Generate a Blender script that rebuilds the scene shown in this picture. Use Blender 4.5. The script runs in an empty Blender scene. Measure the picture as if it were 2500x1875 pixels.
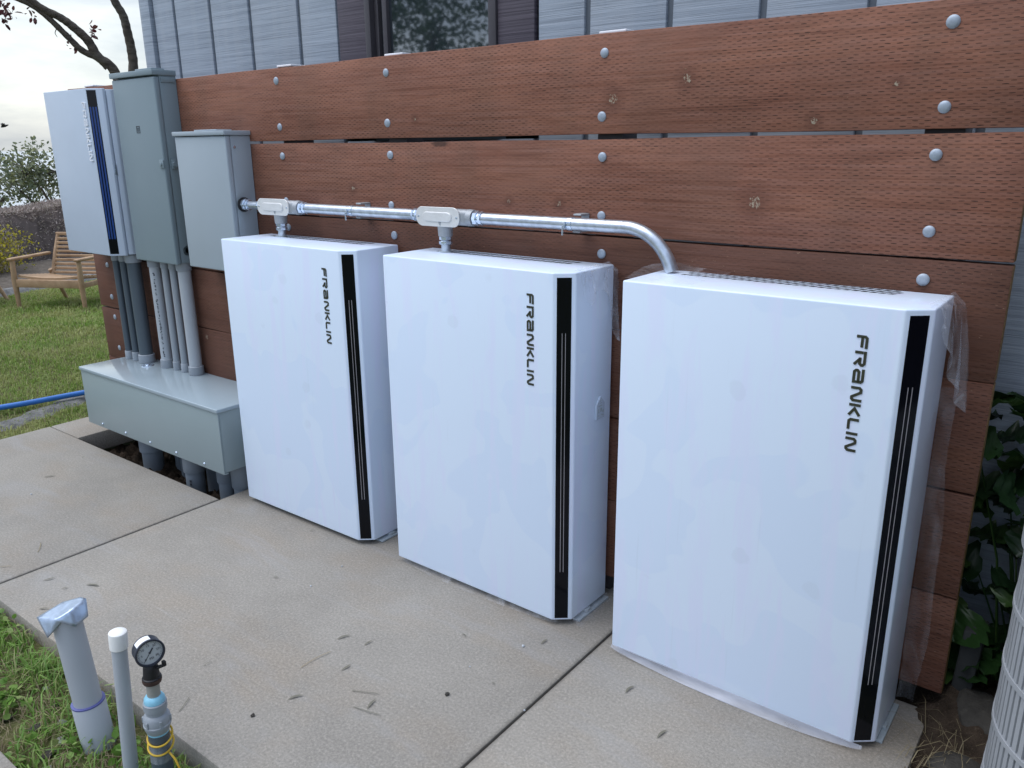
import bpy, bmesh, math, random
import numpy as np
from mathutils import Vector, Matrix
random.seed(7); RNG = np.random.default_rng(7)
R = math.radians
S = bpy.context.scene
COL = S.collection

# ------------------------------------------------------------------ camera
cd = bpy.data.cameras.new("camera"); cam = bpy.data.objects.new("camera", cd); COL.objects.link(cam)
cr = Vector((0.79355426, 0.60843509, -0.00885306)); cu = Vector((-0.16556096, 0.22988808, 0.9590313)); cf = Vector((-0.58554351, 0.75957765, -0.28316176))
CAMLOC = Vector((1.86853843, -2.1948957, 1.52523229))
cam.matrix_world = Matrix(((cr.x, cu.x, -cf.x, CAMLOC.x), (cr.y, cu.y, -cf.y, CAMLOC.y), (cr.z, cu.z, -cf.z, CAMLOC.z), (0, 0, 0, 1)))
cd.sensor_fit = 'HORIZONTAL'; cd.sensor_width = 36.0; cd.lens = 36.0 * 1970.4173 / 2500.0
cd.clip_start = 0.05; cd.clip_end = 20000
S.camera = cam

# ------------------------------------------------------------------ light
SUN_EL, SUN_AZ = 64.0, 232.0          # azimuth measured from +Y clockwise
wd = bpy.data.worlds.new("World"); S.world = wd; wd.use_nodes = True
nt = wd.node_tree; nt.nodes.clear()
N = nt.nodes.new; LK = nt.links.new
out = N('ShaderNodeOutputWorld'); bg = N('ShaderNodeBackground'); sky = N('ShaderNodeTexSky')
sky.sky_type = 'NISHITA'; sky.sun_disc = False; sky.sun_elevation = R(SUN_EL); sky.sun_rotation = R(SUN_AZ)
sky.air_density = 1.0; sky.dust_density = 2.0; sky.ozone_density = 1.0
tc = N('ShaderNodeTexCoord'); mp = N('ShaderNodeMapping'); mp.inputs['Scale'].default_value = (1.6, 1.6, 7.0)
LK(tc.outputs['Generated'], mp.inputs['Vector'])
cn = N('ShaderNodeTexNoise'); cn.inputs['Scale'].default_value = 1.9; cn.inputs['Detail'].default_value = 7; cn.inputs['Roughness'].default_value = .58
LK(mp.outputs['Vector'], cn.inputs['Vector'])
rmp = N('ShaderNodeValToRGB'); rmp.color_ramp.elements[0].position = .36; rmp.color_ramp.elements[0].color = (3.7, 4.7, 6.8, 1)
rmp.color_ramp.elements[1].position = .66; rmp.color_ramp.elements[1].color = (8.2, 9.4, 11.4, 1)
LK(cn.outputs['Fac'], rmp.inputs['Fac'])
dp = N('ShaderNodeVectorMath'); dp.operation = 'DOT_PRODUCT'; LK(tc.outputs['Generated'], dp.inputs[0]); dp.inputs[1].default_value = Vector((-.88, .46, .10)).normalized()
gl = N('ShaderNodeMapRange'); gl.interpolation_type = 'SMOOTHSTEP'; gl.inputs['From Min'].default_value = .45; gl.inputs['From Max'].default_value = 1.0; LK(dp.outputs['Value'], gl.inputs['Value'])
warm = N('ShaderNodeMix'); warm.data_type = 'RGBA'; warm.blend_type = 'MULTIPLY'; LK(gl.outputs['Result'], warm.inputs['Factor']); LK(rmp.outputs['Color'], warm.inputs['A']); warm.inputs['B'].default_value = (1.08, .95, .74, 1)
mx = N('ShaderNodeMix'); mx.data_type = 'RGBA'; mx.inputs['Factor'].default_value = .66
LK(sky.outputs['Color'], mx.inputs['A']); LK(warm.outputs['Result'], mx.inputs['B'])
LK(mx.outputs['Result'], bg.inputs['Color']); bg.inputs['Strength'].default_value = .10
LK(bg.outputs['Background'], out.inputs['Surface'])
sd = bpy.data.lights.new("sun", 'SUN'); sun = bpy.data.objects.new("sun", sd); COL.objects.link(sun)
sd.energy = 1.5; sd.angle = R(60); sd.color = (.97, .98, 1.0)
az, el = R(SUN_AZ), R(SUN_EL)
sdir = Vector((math.sin(az) * math.cos(el), math.cos(az) * math.cos(el), math.sin(el)))
sun.rotation_euler = sdir.to_track_quat('Z', 'Y').to_euler()
sun.location = (0, 0, 30)
S.view_settings.view_transform = 'Standard'; S.view_settings.look = 'None'; S.view_settings.gamma = 1.0
S.view_settings.use_curve_mapping = False
S.view_settings.exposure = 0.66
S.cycles.use_denoising = True
S.cycles.max_bounces = 8; S.cycles.transparent_max_bounces = 16

# ------------------------------------------------------------------ material helpers
class NT:
    def __init__(s, name):
        s.m = bpy.data.materials.new(name); s.m.use_nodes = True; s.t = s.m.node_tree; s.t.nodes.clear()
        s.out = s.n('ShaderNodeOutputMaterial')
    def n(s, t, **k):
        x = s.t.nodes.new(t)
        for a, b in k.items(): setattr(x, a, b)
        return x
    def l(s, a, b): s.t.links.new(a, b)
    def put(s, sock, v):
        if hasattr(v, 'is_output') or isinstance(v, bpy.types.NodeSocket): s.l(v, sock)
        else: sock.default_value = v
    def math(s, op, a, b=0.0, c=None):
        x = s.n('ShaderNodeMath', operation=op); s.put(x.inputs[0], a); s.put(x.inputs[1], b)
        if c is not None: s.put(x.inputs[2], c)
        return x.outputs[0]
    def noise(s, vec, scale, detail=4, rough=.55, dist=0.0):
        x = s.n('ShaderNodeTexNoise'); s.put(x.inputs['Vector'], vec)
        x.inputs['Scale'].default_value = scale; x.inputs['Detail'].default_value = detail
        x.inputs['Roughness'].default_value = rough; x.inputs['Distortion'].default_value = dist
        return x.outputs['Fac']
    def mapv(s, vec, scale=(1, 1, 1), loc=(0, 0, 0)):
        x = s.n('ShaderNodeMapping'); s.put(x.inputs['Vector'], vec); x.inputs['Scale'].default_value = scale
        s.put(x.inputs['Location'], loc); return x.outputs[0]
    def ramp(s, f, stops):
        x = s.n('ShaderNodeValToRGB'); s.put(x.inputs['Fac'], f); e = x.color_ramp.elements
        while len(e) < len(stops): e.new(.5)
        for i, (p, c) in enumerate(stops):
            e[i].position = p; e[i].color = (c, c, c, 1) if isinstance(c, (int, float)) else (*c, 1)
        return x.outputs['Color']
    def mix(s, f, a, b, mode='MIX'):
        x = s.n('ShaderNodeMix', data_type='RGBA', blend_type=mode); s.put(x.inputs['Factor'], f)
        for k, v in (('A', a), ('B', b)):
            s.put(x.inputs[k], (*v, 1) if isinstance(v, tuple) and len(v) == 3 else v)
        return x.outputs['Result']
    def obj(s): return s.n('ShaderNodeTexCoord').outputs['Object']
    def rnd(s): return s.n('ShaderNodeObjectInfo').outputs['Random']
    def bump(s, h, strength=.3, dist=.002, nrm=None):
        x = s.n('ShaderNodeBump'); s.put(x.inputs['Height'], h); x.inputs['Strength'].default_value = strength; x.inputs['Distance'].default_value = dist
        if nrm is not None: s.l(nrm, x.inputs['Normal'])
        return x.outputs['Normal']
    def pbr(s, col, rough, metal=0.0, nrm=None, **k):
        b = s.n('ShaderNodeBsdfPrincipled'); s.put(b.inputs['Base Color'], (*col, 1) if isinstance(col, tuple) and len(col) == 3 else col)
        s.put(b.inputs['Roughness'], rough); s.put(b.inputs['Metallic'], metal)
        if nrm is not None: s.l(nrm, b.inputs['Normal'])
        for a, v in k.items(): s.put(b.inputs[a.replace('_', ' ')], v)
        s.l(b.outputs[0], s.out.inputs['Surface']); return b

def c3(c, k): return tuple(max(0, min(1, x * k)) for x in c)

def simple(name, col, rough=.5, metal=0., var=.08, scale=12., bump=0., bscale=200., **k):
    t = NT(name); o = t.obj(); n = t.noise(o, scale, 5)
    c = t.mix(t.ramp(n, [(.3, 0.), (.7, 1.)]), c3(col, 1 - var), c3(col, 1 + var))
    rr = t.math('ADD', rough - .06, t.math('MULTIPLY', t.noise(o, scale * 2.3, 4), .12))
    nrm = t.bump(t.noise(o, bscale, 3), bump, .001) if bump else None
    t.pbr(c, rr, metal, nrm, **k); return t.m

def painted(name, col, rough=.32, scale=3.0, peel=.05, dirt=.0):
    t = NT(name); o = t.obj()
    n = t.noise(o, scale, 3); c = t.mix(t.ramp(n, [(.35, 0.), (.65, 1.)]), c3(col, .97), c3(col, 1.03))
    sp = t.ramp(t.noise(o, 40, 6, .7), [(.62, 0.), (.72, 1.)])
    c = t.mix(t.math('MULTIPLY', sp, .10 + dirt), c, c3(col, .7))
    rr = t.math('ADD', rough, t.math('MULTIPLY', t.noise(o, 7, 5), .14))
    t.pbr(c, rr, 0., t.bump(t.noise(o, 350, 2), peel, .0006), Specular_IOR_Level=.5); return t.m

def film_white(name, col):
    # white powder-coated steel under a protective film that clings in patches
    t = NT(name); o = t.obj(); r = t.rnd()
    off = t.n('ShaderNodeCombineXYZ'); 
    for i in range(3): t.l(t.math('MULTIPLY', r, 31. + 7 * i), off.inputs[i])
    v = t.n('ShaderNodeVectorMath', operation='ADD'); t.l(o, v.inputs[0]); t.l(off.outputs[0], v.inputs[1]); v = v.outputs[0]
    a = t.noise(v, 3.6, 2, .45, .5); b = t.noise(t.mapv(v, (9, 9, 1.2)), 1.6, 4, .6, .4)
    pa = t.ramp(a, [(.53, 0.), (.545, 1.)]); pb = t.ramp(b, [(.50, 0.), (.62, 1.)])
    c = t.mix(t.math('MULTIPLY', pa, .62), col, (col[0] * .93, col[1] * .95, col[2] * .985))
    c = t.mix(t.math('MULTIPLY', pb, .8), c, (col[0] * 1.01, col[1] * .955, col[2] * 1.0))
    vo = t.n('ShaderNodeTexVoronoi'); t.l(v, vo.inputs['Vector']); vo.inputs['Scale'].default_value = 5.
    sm = t.ramp(t.math('ADD', vo.outputs['Distance'], t.math('MULTIPLY', t.noise(v, 14, 4), .25)), [(.22, 1.), (.25, 0.)])
    c = t.mix(t.math('MULTIPLY', sm, .20), c, c3(col, .78))
    sc = t.ramp(t.noise(t.mapv(v, (60, 60, 2.)), 1.2, 3), [(.66, 0.), (.74, 1.)])
    c = t.mix(t.math('MULTIPLY', sc, .12), c, c3(col, .7))
    rr = t.math('ADD', .22, t.math('MULTIPLY', a, .20)); rr = t.math('ADD', rr, t.math('MULTIPLY', pa, .06))
    wr = t.noise(t.mapv(v, (1, 1, .5)), 22, 5, .6, 1.2)
    t.pbr(c, rr, 0., t.bump(wr, .10, .0012), Specular_IOR_Level=.45); return t.m

def wood_wall_mat():
    t = NT('stained_incised_fir'); o = t.obj(); r = t.rnd()
    sx = t.n('ShaderNodeSeparateXYZ'); t.l(o, sx.inputs[0]); X, Y, Z = sx.outputs
    cb = t.n('ShaderNodeCombineXYZ'); t.l(X, cb.inputs[0]); t.l(t.math('ADD', t.math('MULTIPLY', r, 9.), Y), cb.inputs[1]); t.l(Z, cb.inputs[2]); v = cb.outputs[0]
    big = t.noise(t.mapv(v, (1.1, 1, 4.5)), 1.7, 4, .55, .5)
    gr = t.noise(t.mapv(v, (1.2, 1, 42)), 2.4, 6, .62, .8)
    fib = t.noise(t.mapv(v, (14, 14, 420)), 1.0, 3, .6)
    c = t.mix(t.ramp(big, [(.30, 0.), (.70, 1.)]), (.168, .066, .040), (.256, .110, .066))
    c = t.mix(t.math('MULTIPLY', t.ramp(gr, [(.42, 0.), (.66, 1.)]), .50), c, (.265, .135, .102))
    c = t.mix(t.math('MULTIPLY', t.ramp(gr, [(.28, 1.), (.44, 0.)]), .55), c, (.085, .026, .015))
    c = t.mix(t.math('MULTIPLY', t.ramp(fib, [(.35, 1.), (.55, 0.)]), .28), c, (.06, .026, .018))
    # brush overlap streaks (stain laid on thicker)
    st = t.ramp(t.noise(t.mapv(v, (5, 1, .9)), 1.3, 3, .5, .3), [(.46, 0.), (.62, 1.)])
    c = t.mix(t.math('MULTIPLY', st, .16), c, (.095, .062, .042))
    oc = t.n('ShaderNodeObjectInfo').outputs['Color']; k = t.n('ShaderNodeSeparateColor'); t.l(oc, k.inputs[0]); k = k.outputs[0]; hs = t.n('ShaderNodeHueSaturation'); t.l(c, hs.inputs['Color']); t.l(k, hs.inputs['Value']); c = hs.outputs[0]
    # incisor marks: staggered rows of short horizontal slits
    wob = t.math('MULTIPLY', t.math('SUBTRACT', t.noise(v, 30, 2), .5), .0045)
    zz = t.math('DIVIDE', t.math('ADD', Z, wob), .0068); row = t.math('FLOOR', zz); fz = t.math('SUBTRACT', zz, row)
    wn = t.n('ShaderNodeTexWhiteNoise', noise_dimensions='1D'); t.l(row, wn.inputs['W'])
    u = t.math('ADD', t.math('DIVIDE', X, .0275), t.math('ADD', t.math('MULTIPLY', row, .5), t.math('MULTIPLY', wn.outputs['Value'], .16)))
    cell = t.math('FLOOR', u); fu = t.math('SUBTRACT', u, cell)
    wc = t.n('ShaderNodeTexWhiteNoise', noise_dimensions='2D'); c2 = t.n('ShaderNodeCombineXYZ'); t.l(cell, c2.inputs[0]); t.l(row, c2.inputs[1]); t.l(c2.outputs[0], wc.inputs['Vector'])
    hl = t.math('ADD', .14, t.math('MULTIPLY', wc.outputs['Value'], .12))
    du = t.math('ABSOLUTE', t.math('SUBTRACT', fu, .5)); dz = t.math('ABSOLUTE', t.math('SUBTRACT', fz, .5))
    ma = t.math('MULTIPLY', t.math('LESS_THAN', du, hl), t.math('LESS_THAN', dz, t.math('SUBTRACT', .17, t.math('MULTIPLY', du, .30))))
    patch = t.ramp(t.noise(t.mapv(v, (1.3, 1, 3.)), 1.6, 2), [(.33, .25), (.52, 1.)])
    ma = t.math('MULTIPLY', ma, patch)
    ma = t.math('MULTIPLY', ma, t.math('ADD', .30, t.math('MULTIPLY', wc.outputs['Value'], .70)))
    c = t.mix(t.math('MULTIPLY', ma, .86), c, (.016, .008, .006))
    ck = t.noise(t.mapv(v, (.7, 1, 62)), 1.9, 3, .5, .35); c = t.mix(t.ramp(t.math('ABSOLUTE', t.math('SUBTRACT', ck, .5)), [(.0, .75), (.006, 0.)]) if False else t.math('MULTIPLY', t.ramp(t.math('ABSOLUTE', t.math('SUBTRACT', ck, .5)), [(.0, 1.), (.010, 0.)]), t.ramp(t.noise(t.mapv(v, (1.4, 1, 6)), 1.5, 2), [(.50, 0.), (.62, .8)])), c, (.045, .018, .014))
    # pale rubbed knots and flecks
    for (kx, kz, kr) in KNOTS:
        d = t.n('ShaderNodeVectorMath', operation='DISTANCE'); t.l(t.mapv(o, (1, 0, 1.)), d.inputs[0]); d.inputs[1].default_value = (kx, 0, kz)
        dd = t.math('ADD', d.outputs['Value'], t.math('MULTIPLY', t.math('SUBTRACT', t.noise(o, 120, 3), .5), kr * 1.7))
        halo = t.math('MULTIPLY', t.ramp(t.math('DIVIDE', dd, kr * 4.), [(.25, .45), (1., 0.)]), 1.)
        c = t.mix(halo, c, (.085, .032, .021))
        core = t.math('MULTIPLY', t.math('LESS_THAN', dd, kr), t.ramp(t.noise(t.mapv(o, (1, 1, .7)), 170, 3, .65), [(.46, 0.), (.60, 1.)]))
        c = t.mix(core, c, (.42, .36, .26))
    d = t.n('ShaderNodeVectorMath', operation='LENGTH'); t.l(t.mapv(o, (1, 0, 3.2), (.135, 0, -1.536 * 3.2)), d.inputs[0])
    tear = t.math('ADD', d.outputs['Value'], t.math('MULTIPLY', t.math('SUBTRACT', t.noise(t.mapv(o, (1, 1, 3)), 48, 5, .7), .5), .06))
    c = t.mix(t.ramp(tear, [(.028, .8), (.046, 0.)]), c, (.045, .022, .015))
    fl = t.ramp(t.noise(t.mapv(v, (1, 1, 2.2)), 95, 2, .5), [(.735, 0.), (.76, 1.)])
    c = t.mix(t.math('MULTIPLY', fl, .55), c, (.36, .24, .15))
    # raw sawn ends stay yellow
    g = t.n('ShaderNodeNewGeometry'); gx = t.n('ShaderNodeSeparateXYZ'); t.l(g.outputs['Normal'], gx.inputs[0])
    endm = t.ramp(t.math('ABSOLUTE', gx.outputs[0]), [(.55, 0.), (.8, 1.)])
    ec = t.mix(t.ramp(t.noise(t.mapv(o, (1, 60, 60)), 2, 4), [(.35, 0.), (.65, 1.)]), (.17, .095, .04), (.30, .19, .075))
    c = t.mix(endm, c, ec)
    h = t.math('SUBTRACT', t.math('ADD', t.math('MULTIPLY', fib, .25), t.math('MULTIPLY', gr, .3)), t.math('MULTIPLY', ma, 1.6))
    t.pbr(c, t.math('ADD', .58, t.math('MULTIPLY', gr, .2)), 0., t.bump(h, .55, .0022), Specular_IOR_Level=.3); return t.m

def siding_mat():
    t = NT('weathered_grey_siding'); o = t.obj()
    a = t.noise(t.mapv(o, (.9, 1, 60)), 1.6, 5, .65, .5); b = t.noise(t.mapv(o, (2.5, 1, 220)), 1.3, 4, .6)
    vb = t.noise(t.mapv(o, (6, 1, .35)), 2, 3)
    c = t.mix(t.ramp(a, [(.35, 0.), (.65, 1.)]), (.245, .285, .335), (.335, .385, .445))
    c = t.mix(t.math('MULTIPLY', t.ramp(b, [(.52, 0.), (.64, 1.)]), .35), c, (.40, .43, .47))
    c = t.mix(t.math('MULTIPLY', t.ramp(b, [(.36, 1.), (.46, 0.)]), .4), c, (.13, .145, .165))
    c = t.mix(t.math('MULTIPLY', t.ramp(vb, [(.5, 0.), (.58, 1.)]), .2), c, (.36, .385, .42))
    h = t.math('ADD', t.math('MULTIPLY', a, .5), b)
    t.pbr(c, .62, 0., t.bump(h, .5, .003)); return t.m

def trim_mat():
    t = NT('purple_brown_trim'); o = t.obj()
    a = t.noise(t.mapv(o, (.9, 1, 90)), 1.6, 5, .65, .5)
    c = t.mix(t.ramp(a, [(.35, 0.), (.65, 1.)]), (.062, .05, .066), (.125, .105, .128))
    t.pbr(c, .6, 0., t.bump(a, .6, .003)); return t.m

def concrete_mat(name, col=(.288, .266, .233), bright=1.0):
    t = NT(name); o = t.obj(); r = t.rnd()
    v = o
    a = t.noise(v, 1.5, 5, .6, .4); b = t.noise(v, 9, 6, .65); f = t.noise(v, 420, 3, .7); sp = t.noise(v, 160, 3, .6)
    c = t.mix(t.ramp(a, [(.33, 0.), (.67, 1.)]), c3(col, .86), c3(col, 1.10))
    c = t.mix(t.math('MULTIPLY', t.ramp(b, [(.45, 0.), (.68, 1.)]), .30), c, (col[0] * 1.22, col[1] * 1.22, col[2] * 1.22))
    c = t.mix(t.math('MULTIPLY', t.ramp(t.noise(t.mapv(v, (1, 1.5, 1), (4, 2, 0)), 2.6, 4), [(.48, 0.), (.66, 1.)]), .42), c, (.30, .245, .185))
    gq = t.noise(v, 125, 4, .75); c = t.mix(t.math('MULTIPLY', t.ramp(gq, [(.36, 1.), (.50, 0.)]), .48), c, c3(col, .55)); c = t.mix(t.math('MULTIPLY', t.ramp(gq, [(.52, 0.), (.64, 1.)]), .48), c, c3(col, 1.55))
    c = t.mix(t.math('MULTIPLY', t.ramp(t.noise(t.mapv(v, (.8, 2.8, 1), (1, 7, 0)), 2.1, 5, .6, .6), [(.54, 0.), (.72, 1.)]), .26), c, (.34, .355, .38))
    c = t.mix(t.math('MULTIPLY', t.ramp(f, [(.40, 1.), (.55, 0.)]), .24), c, c3(col, .48))
    c = t.mix(t.math('MULTIPLY', t.ramp(f, [(.60, 0.), (.68, 1.)]), .30), c, c3(col, 1.6))
    c = t.mix(t.math('MULTIPLY', t.ramp(sp, [(.69, 0.), (.73, 1.)]), .5), c, (.13, .115, .10))
    scr = t.ramp(t.noise(t.mapv(v, (2, 46, 1)), 2.2, 3, .5, .9), [(.70, 0.), (.735, 1.)])
    c = t.mix(t.math('MULTIPLY', scr, .16), c, (.44, .44, .43))
    sx = t.n('ShaderNodeSeparateXYZ'); t.l(v, sx.inputs[0])
    for jx in (-1.2405, .7195):
        dj = t.math('ADD', t.math('ABSOLUTE', t.math('SUBTRACT', sx.outputs[0], jx)), t.math('MULTIPLY', t.math('SUBTRACT', t.noise(v, 38, 5, .7), .5), .022))
        c = t.mix(t.ramp(dj, [(.003, .75), (.016, 0.)]), c, c3(col, .42))
    h = t.math('ADD', t.math('MULTIPLY', f, .6), t.math('MULTIPLY', b, .6))
    t.pbr(c, .86, 0., t.bump(h, .35, .0016), Specular_IOR_Level=.25); return t.m

def soil_mat(name, a, b):
    t = NT(name); o = t.obj(); n = t.noise(o, 14, 8, .7); f = t.noise(o, 120, 4, .7)
    c = t.mix(t.ramp(n, [(.35, 0.), (.65, 1.)]), a, b); c = t.mix(t.math('MULTIPLY', t.ramp(f, [(.58, 0.), (.7, 1.)]), .5), c, c3(b, 1.9))
    t.pbr(c, .95, 0., t.bump(t.math('ADD', n, f), .9, .012), Specular_IOR_Level=.1); return t.m

def leaf_mat(name, cols, rough=.5, trans=.25, patch=None):
    t = NT(name); g = t.n('ShaderNodeNewGeometry'); rp = g.outputs['Random Per Island']
    k = len(cols); c = t.ramp(rp, [(i / max(1, k - 1), cols[i]) for i in range(k)])
    if patch: c = t.mix(t.ramp(t.noise(t.obj(), 2.6, 4, .6), [(.42, 0.), (.62, .75)]), c, patch)
    b = t.n('ShaderNodeBsdfPrincipled'); t.l(c, b.inputs['Base Color']); b.inputs['Roughness'].default_value = rough; b.inputs['Specular IOR Level'].default_value = .35
    tr = t.n('ShaderNodeBsdfTranslucent'); t.l(c, tr.inputs['Color'])
    m = t.n('ShaderNodeMixShader'); m.inputs[0].default_value = trans; t.l(b.outputs[0], m.inputs[1]); t.l(tr.outputs[0], m.inputs[2]); t.l(m.outputs[0], t.out.inputs['Surface']); return t.m

def clear_film(name, alpha=.16, tint=(.86, .89, .95)):
    t = NT(name); o = t.obj()
    n = t.noise(t.mapv(o, (1, 1, .45)), 13, 4, .55, 1.2); f = t.ramp(n, [(.40, alpha * .3), (.58, alpha), (.72, alpha * 2.2)])
    tr = t.n('ShaderNodeBsdfTransparent')
    b = t.n('ShaderNodeBsdfPrincipled'); b.inputs['Base Color'].default_value = (*tint, 1); b.inputs['Roughness'].default_value = .22
    t.l(t.bump(t.noise(o, 24, 3, .5, .8), .22, .004), b.inputs['Normal'])
    m = t.n('ShaderNodeMixShader'); t.l(f, m.inputs[0]); t.l(tr.outputs[0], m.inputs[1]); t.l(b.outputs[0], m.inputs[2]); t.l(m.outputs[0], t.out.inputs['Surface']); return t.m

def galv(name, col=(.55, .60, .66), rough=.33, streak=True):
    t = NT(name); o = t.obj(); n = t.noise(o, 45, 4); s = t.noise(t.mapv(o, (3, 60, 60)), 3, 3)
    c = t.mix(t.ramp(n, [(.35, 0.), (.65, 1.)]), c3(col, .86), c3(col, 1.1))
    rr = t.math('ADD', rough - .08, t.math('MULTIPLY', s, .2))
    t.pbr(c, rr, .85, t.bump(n, .06, .001)); return t.m

KNOTS = [(.565, 1.655, .013), (.80, 1.70, .012), (1.02, 1.37, .016), (.375, 1.345, .008), (1.16, 1.58, .008), (-.60, 1.37, .008), (.17, 1.345, .007), (1.35, 1.66, .006), (-1.75, .62, .01), (-.25, 1.62, .006)]

M = dict(
    wood=wood_wall_mat(), siding=siding_mat(), trim=trim_mat(), concrete=concrete_mat('broom_concrete'),
    white=film_white('white_filmed_steel', (.725, .83, .965)), gate_white=painted('white_cabinet_paint', (.50, .575, .675), .34),
    strip=simple('black_glass_strip', (.002, .003, .006), .10, 0, .2, 6, Specular_IOR_Level=.22), line=simple('silver_line', (.42, .40, .43), .35, .3, .05),
    blue=simple('blue_light_guide', (.008, .05, .22), .25, 0, .1), letter=simple('dark_bronze_letter', (.10, .105, .085), .32, .75, .12, 30),
    letter_white=simple('pale_chrome_letter', (.86, .88, .92), .25, .2, .03), vent=simple('vent_hole_dark', (.02, .021, .026), .9, Specular_IOR_Level=.05),
    bracket=painted('base_bracket_grey', (.36, .41, .44), .45), rubber=simple('black_rubber', (.012, .012, .013), .6),
    tall=painted('enclosure_grey_green', (.215, .275, .302), .36, 2., .12, .05), disc=painted('enclosure_pale_grey', (.36, .42, .462), .36, 2., .12, .03),
    gut=painted('gutter_box_grey', (.275, .335, .345), .3, 2., .06, .04), gutlid=painted('gutter_lid_grey', (.34, .41, .45), .06, 2., .02, .06),
    pvc=painted('grey_pvc', (.40, .43, .46), .42, 5, .02), pvcdark=painted('dark_grey_pvc', (.075, .098, .118), .4, 5, .02),
    pvcmid=painted('mid_grey_pvc', (.30, .33, .36), .42, 5, .02), pvcunder=painted('buried_grey_pvc', (.19, .22, .25), .5, 5, .02, .2),
    emt=galv('galvanised_conduit'), zinc=galv('blue_zinc_fitting', (.62, .70, .80), .2), cast=simple('cast_aluminium', (.36, .38, .40), .5, .35, .08, 60, .15),
    cover=simple('stamped_cover', (.78, .775, .76), .42, .35, .04, 40), bolt=simple('galvanised_bolt', (.36, .41, .47), .5, .35, .1, 120), ink=simple('printed_ink', (.05, .055, .065), .7),
    soil=soil_mat('dark_dug_soil', (.03, .022, .016), (.085, .062, .045)), dirt=soil_mat('bed_dirt', (.10, .085, .07), (.17, .145, .12)),
    earth=soil_mat('lawn_earth', (.10, .115, .04), (.17, .165, .075)), gravel=soil_mat('grey_gravel', (.13, .13, .125), (.27, .265, .255)),
    teak=None, film=clear_film('clear_film', .09), film_milky=clear_film('milky_film', .24),
    hose=simple('blue_hose', (.03, .16, .50), .4, 0, .1, 8), black=simple('black_iron', (.012, .012, .014), .5, .2, .3, 30, .3),
    rust=simple('rusty_rim', (.06, .032, .024), .8, 0, .3, 40), gaugecase=simple('gauge_case', (.022, .026, .04), .38, 0, .15),
    dial=simple('gauge_dial', (.46, .49, .50), .4, 0, .05), label=simple('white_sticker', (.82, .83, .86), .4), tape=galv('duct_tape', (.46, .55, .68), .36),
    pvcwhite=painted('white_pvc_cap', (.80, .80, .77), .35, 5, .02), primer=simple('blue_primer', (.25, .55, .70), .45, 0, .1, 50), purple=simple('purple_primer', (.10, .11, .30), .5),
    yellow=simple('yellow_wire', (.62, .40, .03), .4, 0, .1), tapeclear=clear_film('packing_tape', .3), acpaint=painted('condenser_paint', (.31, .325, .345), .45, 6, .1, .1),
    bark=None, stone=None, glass=None, frame=simple('bronze_window_frame', (.075, .068, .075), .45, .2), inner=simple('dim_room', (.035, .045, .055), .9),
)
def teak():
    t = NT('weathered_teak'); o = t.obj(); a = t.noise(t.mapv(o, (6, 6, 6)), 1.4, 4, .6, .5); f = t.noise(t.mapv(o, (60, 60, 20)), 1., 3)
    c = t.mix(t.ramp(a, [(.3, 0.), (.7, 1.)]), (.33, .195, .10), (.50, .33, .19)); c = t.mix(t.math('MULTIPLY', f, .25), c, (.12, .075, .045))
    t.pbr(c, .6); return t.m
def barkm():
    t = NT('smooth_plum_bark'); o = t.obj(); a = t.noise(t.mapv(o, (1, 1, 3)), 16, 5, .65); b = t.noise(o, 5, 3)
    c = t.mix(t.ramp(a, [(.35, 0.), (.65, 1.)]), (.055, .043, .033), (.13, .105, .08)); c = t.mix(t.math('MULTIPLY', t.ramp(b, [(.5, 0.), (.6, 1.)]), .3), c, (.15, .14, .11))
    t.pbr(c, .85, 0., t.bump(a, .8, .01)); return t.m
def stonem():
    t = NT('grey_fieldstone'); o = t.obj(); a = t.noise(o, 9, 6, .7); b = t.noise(o, 40, 5, .7)
    c = t.mix(t.ramp(a, [(.35, 0.), (.65, 1.)]), (.028, .025, .021), (.062, .056, .047)); c = t.mix(t.math('MULTIPLY', t.ramp(b, [(.55, 0.), (.7, 1.)]), .4), c, (.10, .09, .075))
    t.pbr(c, .9, 0., t.bump(t.math('ADD', a, b), .8, .01)); return t.m
def glassm():
    t = NT('window_glass'); o = t.obj()
    b = t.pbr((.018, .026, .032), .03, 0., t.bump(t.noise(o, 2.2, 2), .03, .01), Specular_IOR_Level=1.0, IOR=1.9); return t.m
M['chip'] = simple('pale_chip', (.30, .30, .29), .8, 0, .2, 60); M['groove'] = simple('groove_darker_grey', (.13, .15, .175), .8, 0, .1, 8); M['block'] = simple('dark_grey_block', (.026, .028, .028), .9, 0, .25, 12, .3); 
def skirt_film(name):
    t = NT(name); o = t.obj(); tr = t.n('ShaderNodeBsdfTransparent'); b = t.n('ShaderNodeBsdfPrincipled')
    b.inputs['Base Color'].default_value = (.62, .65, .74, 1); b.inputs['Roughness'].default_value = .25
    t.l(t.bump(t.noise(t.mapv(o, (.35, 1, 1)), 30, 3, .5, .5), .12, .003), b.inputs['Normal'])
    m = t.n('ShaderNodeMixShader'); t.l(t.ramp(t.noise(t.mapv(o, (.3, 1, 1)), 16, 3), [(.35, .30), (.65, .62)]), m.inputs[0]); t.l(tr.outputs[0], m.inputs[1]); t.l(b.outputs[0], m.inputs[2]); t.l(m.outputs[0], t.out.inputs['Surface']); return t.m
M['skirt'] = skirt_film('loose_film_skirt')
M['teak'] = teak(); M['bark'] = barkm(); M['stone'] = stonem(); M['glass'] = glassm()
M['plum'] = leaf_mat('plum_leaf', [(.05, .018, .022), (.11, .03, .035), (.17, .06, .05), (.10, .06, .04)], .45, .3)
M['hedge'] = leaf_mat('dry_hedge', [(.24, .19, .165), (.36, .29, .25), (.46, .385, .335), (.30, .255, .19)], .85, .12)
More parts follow.
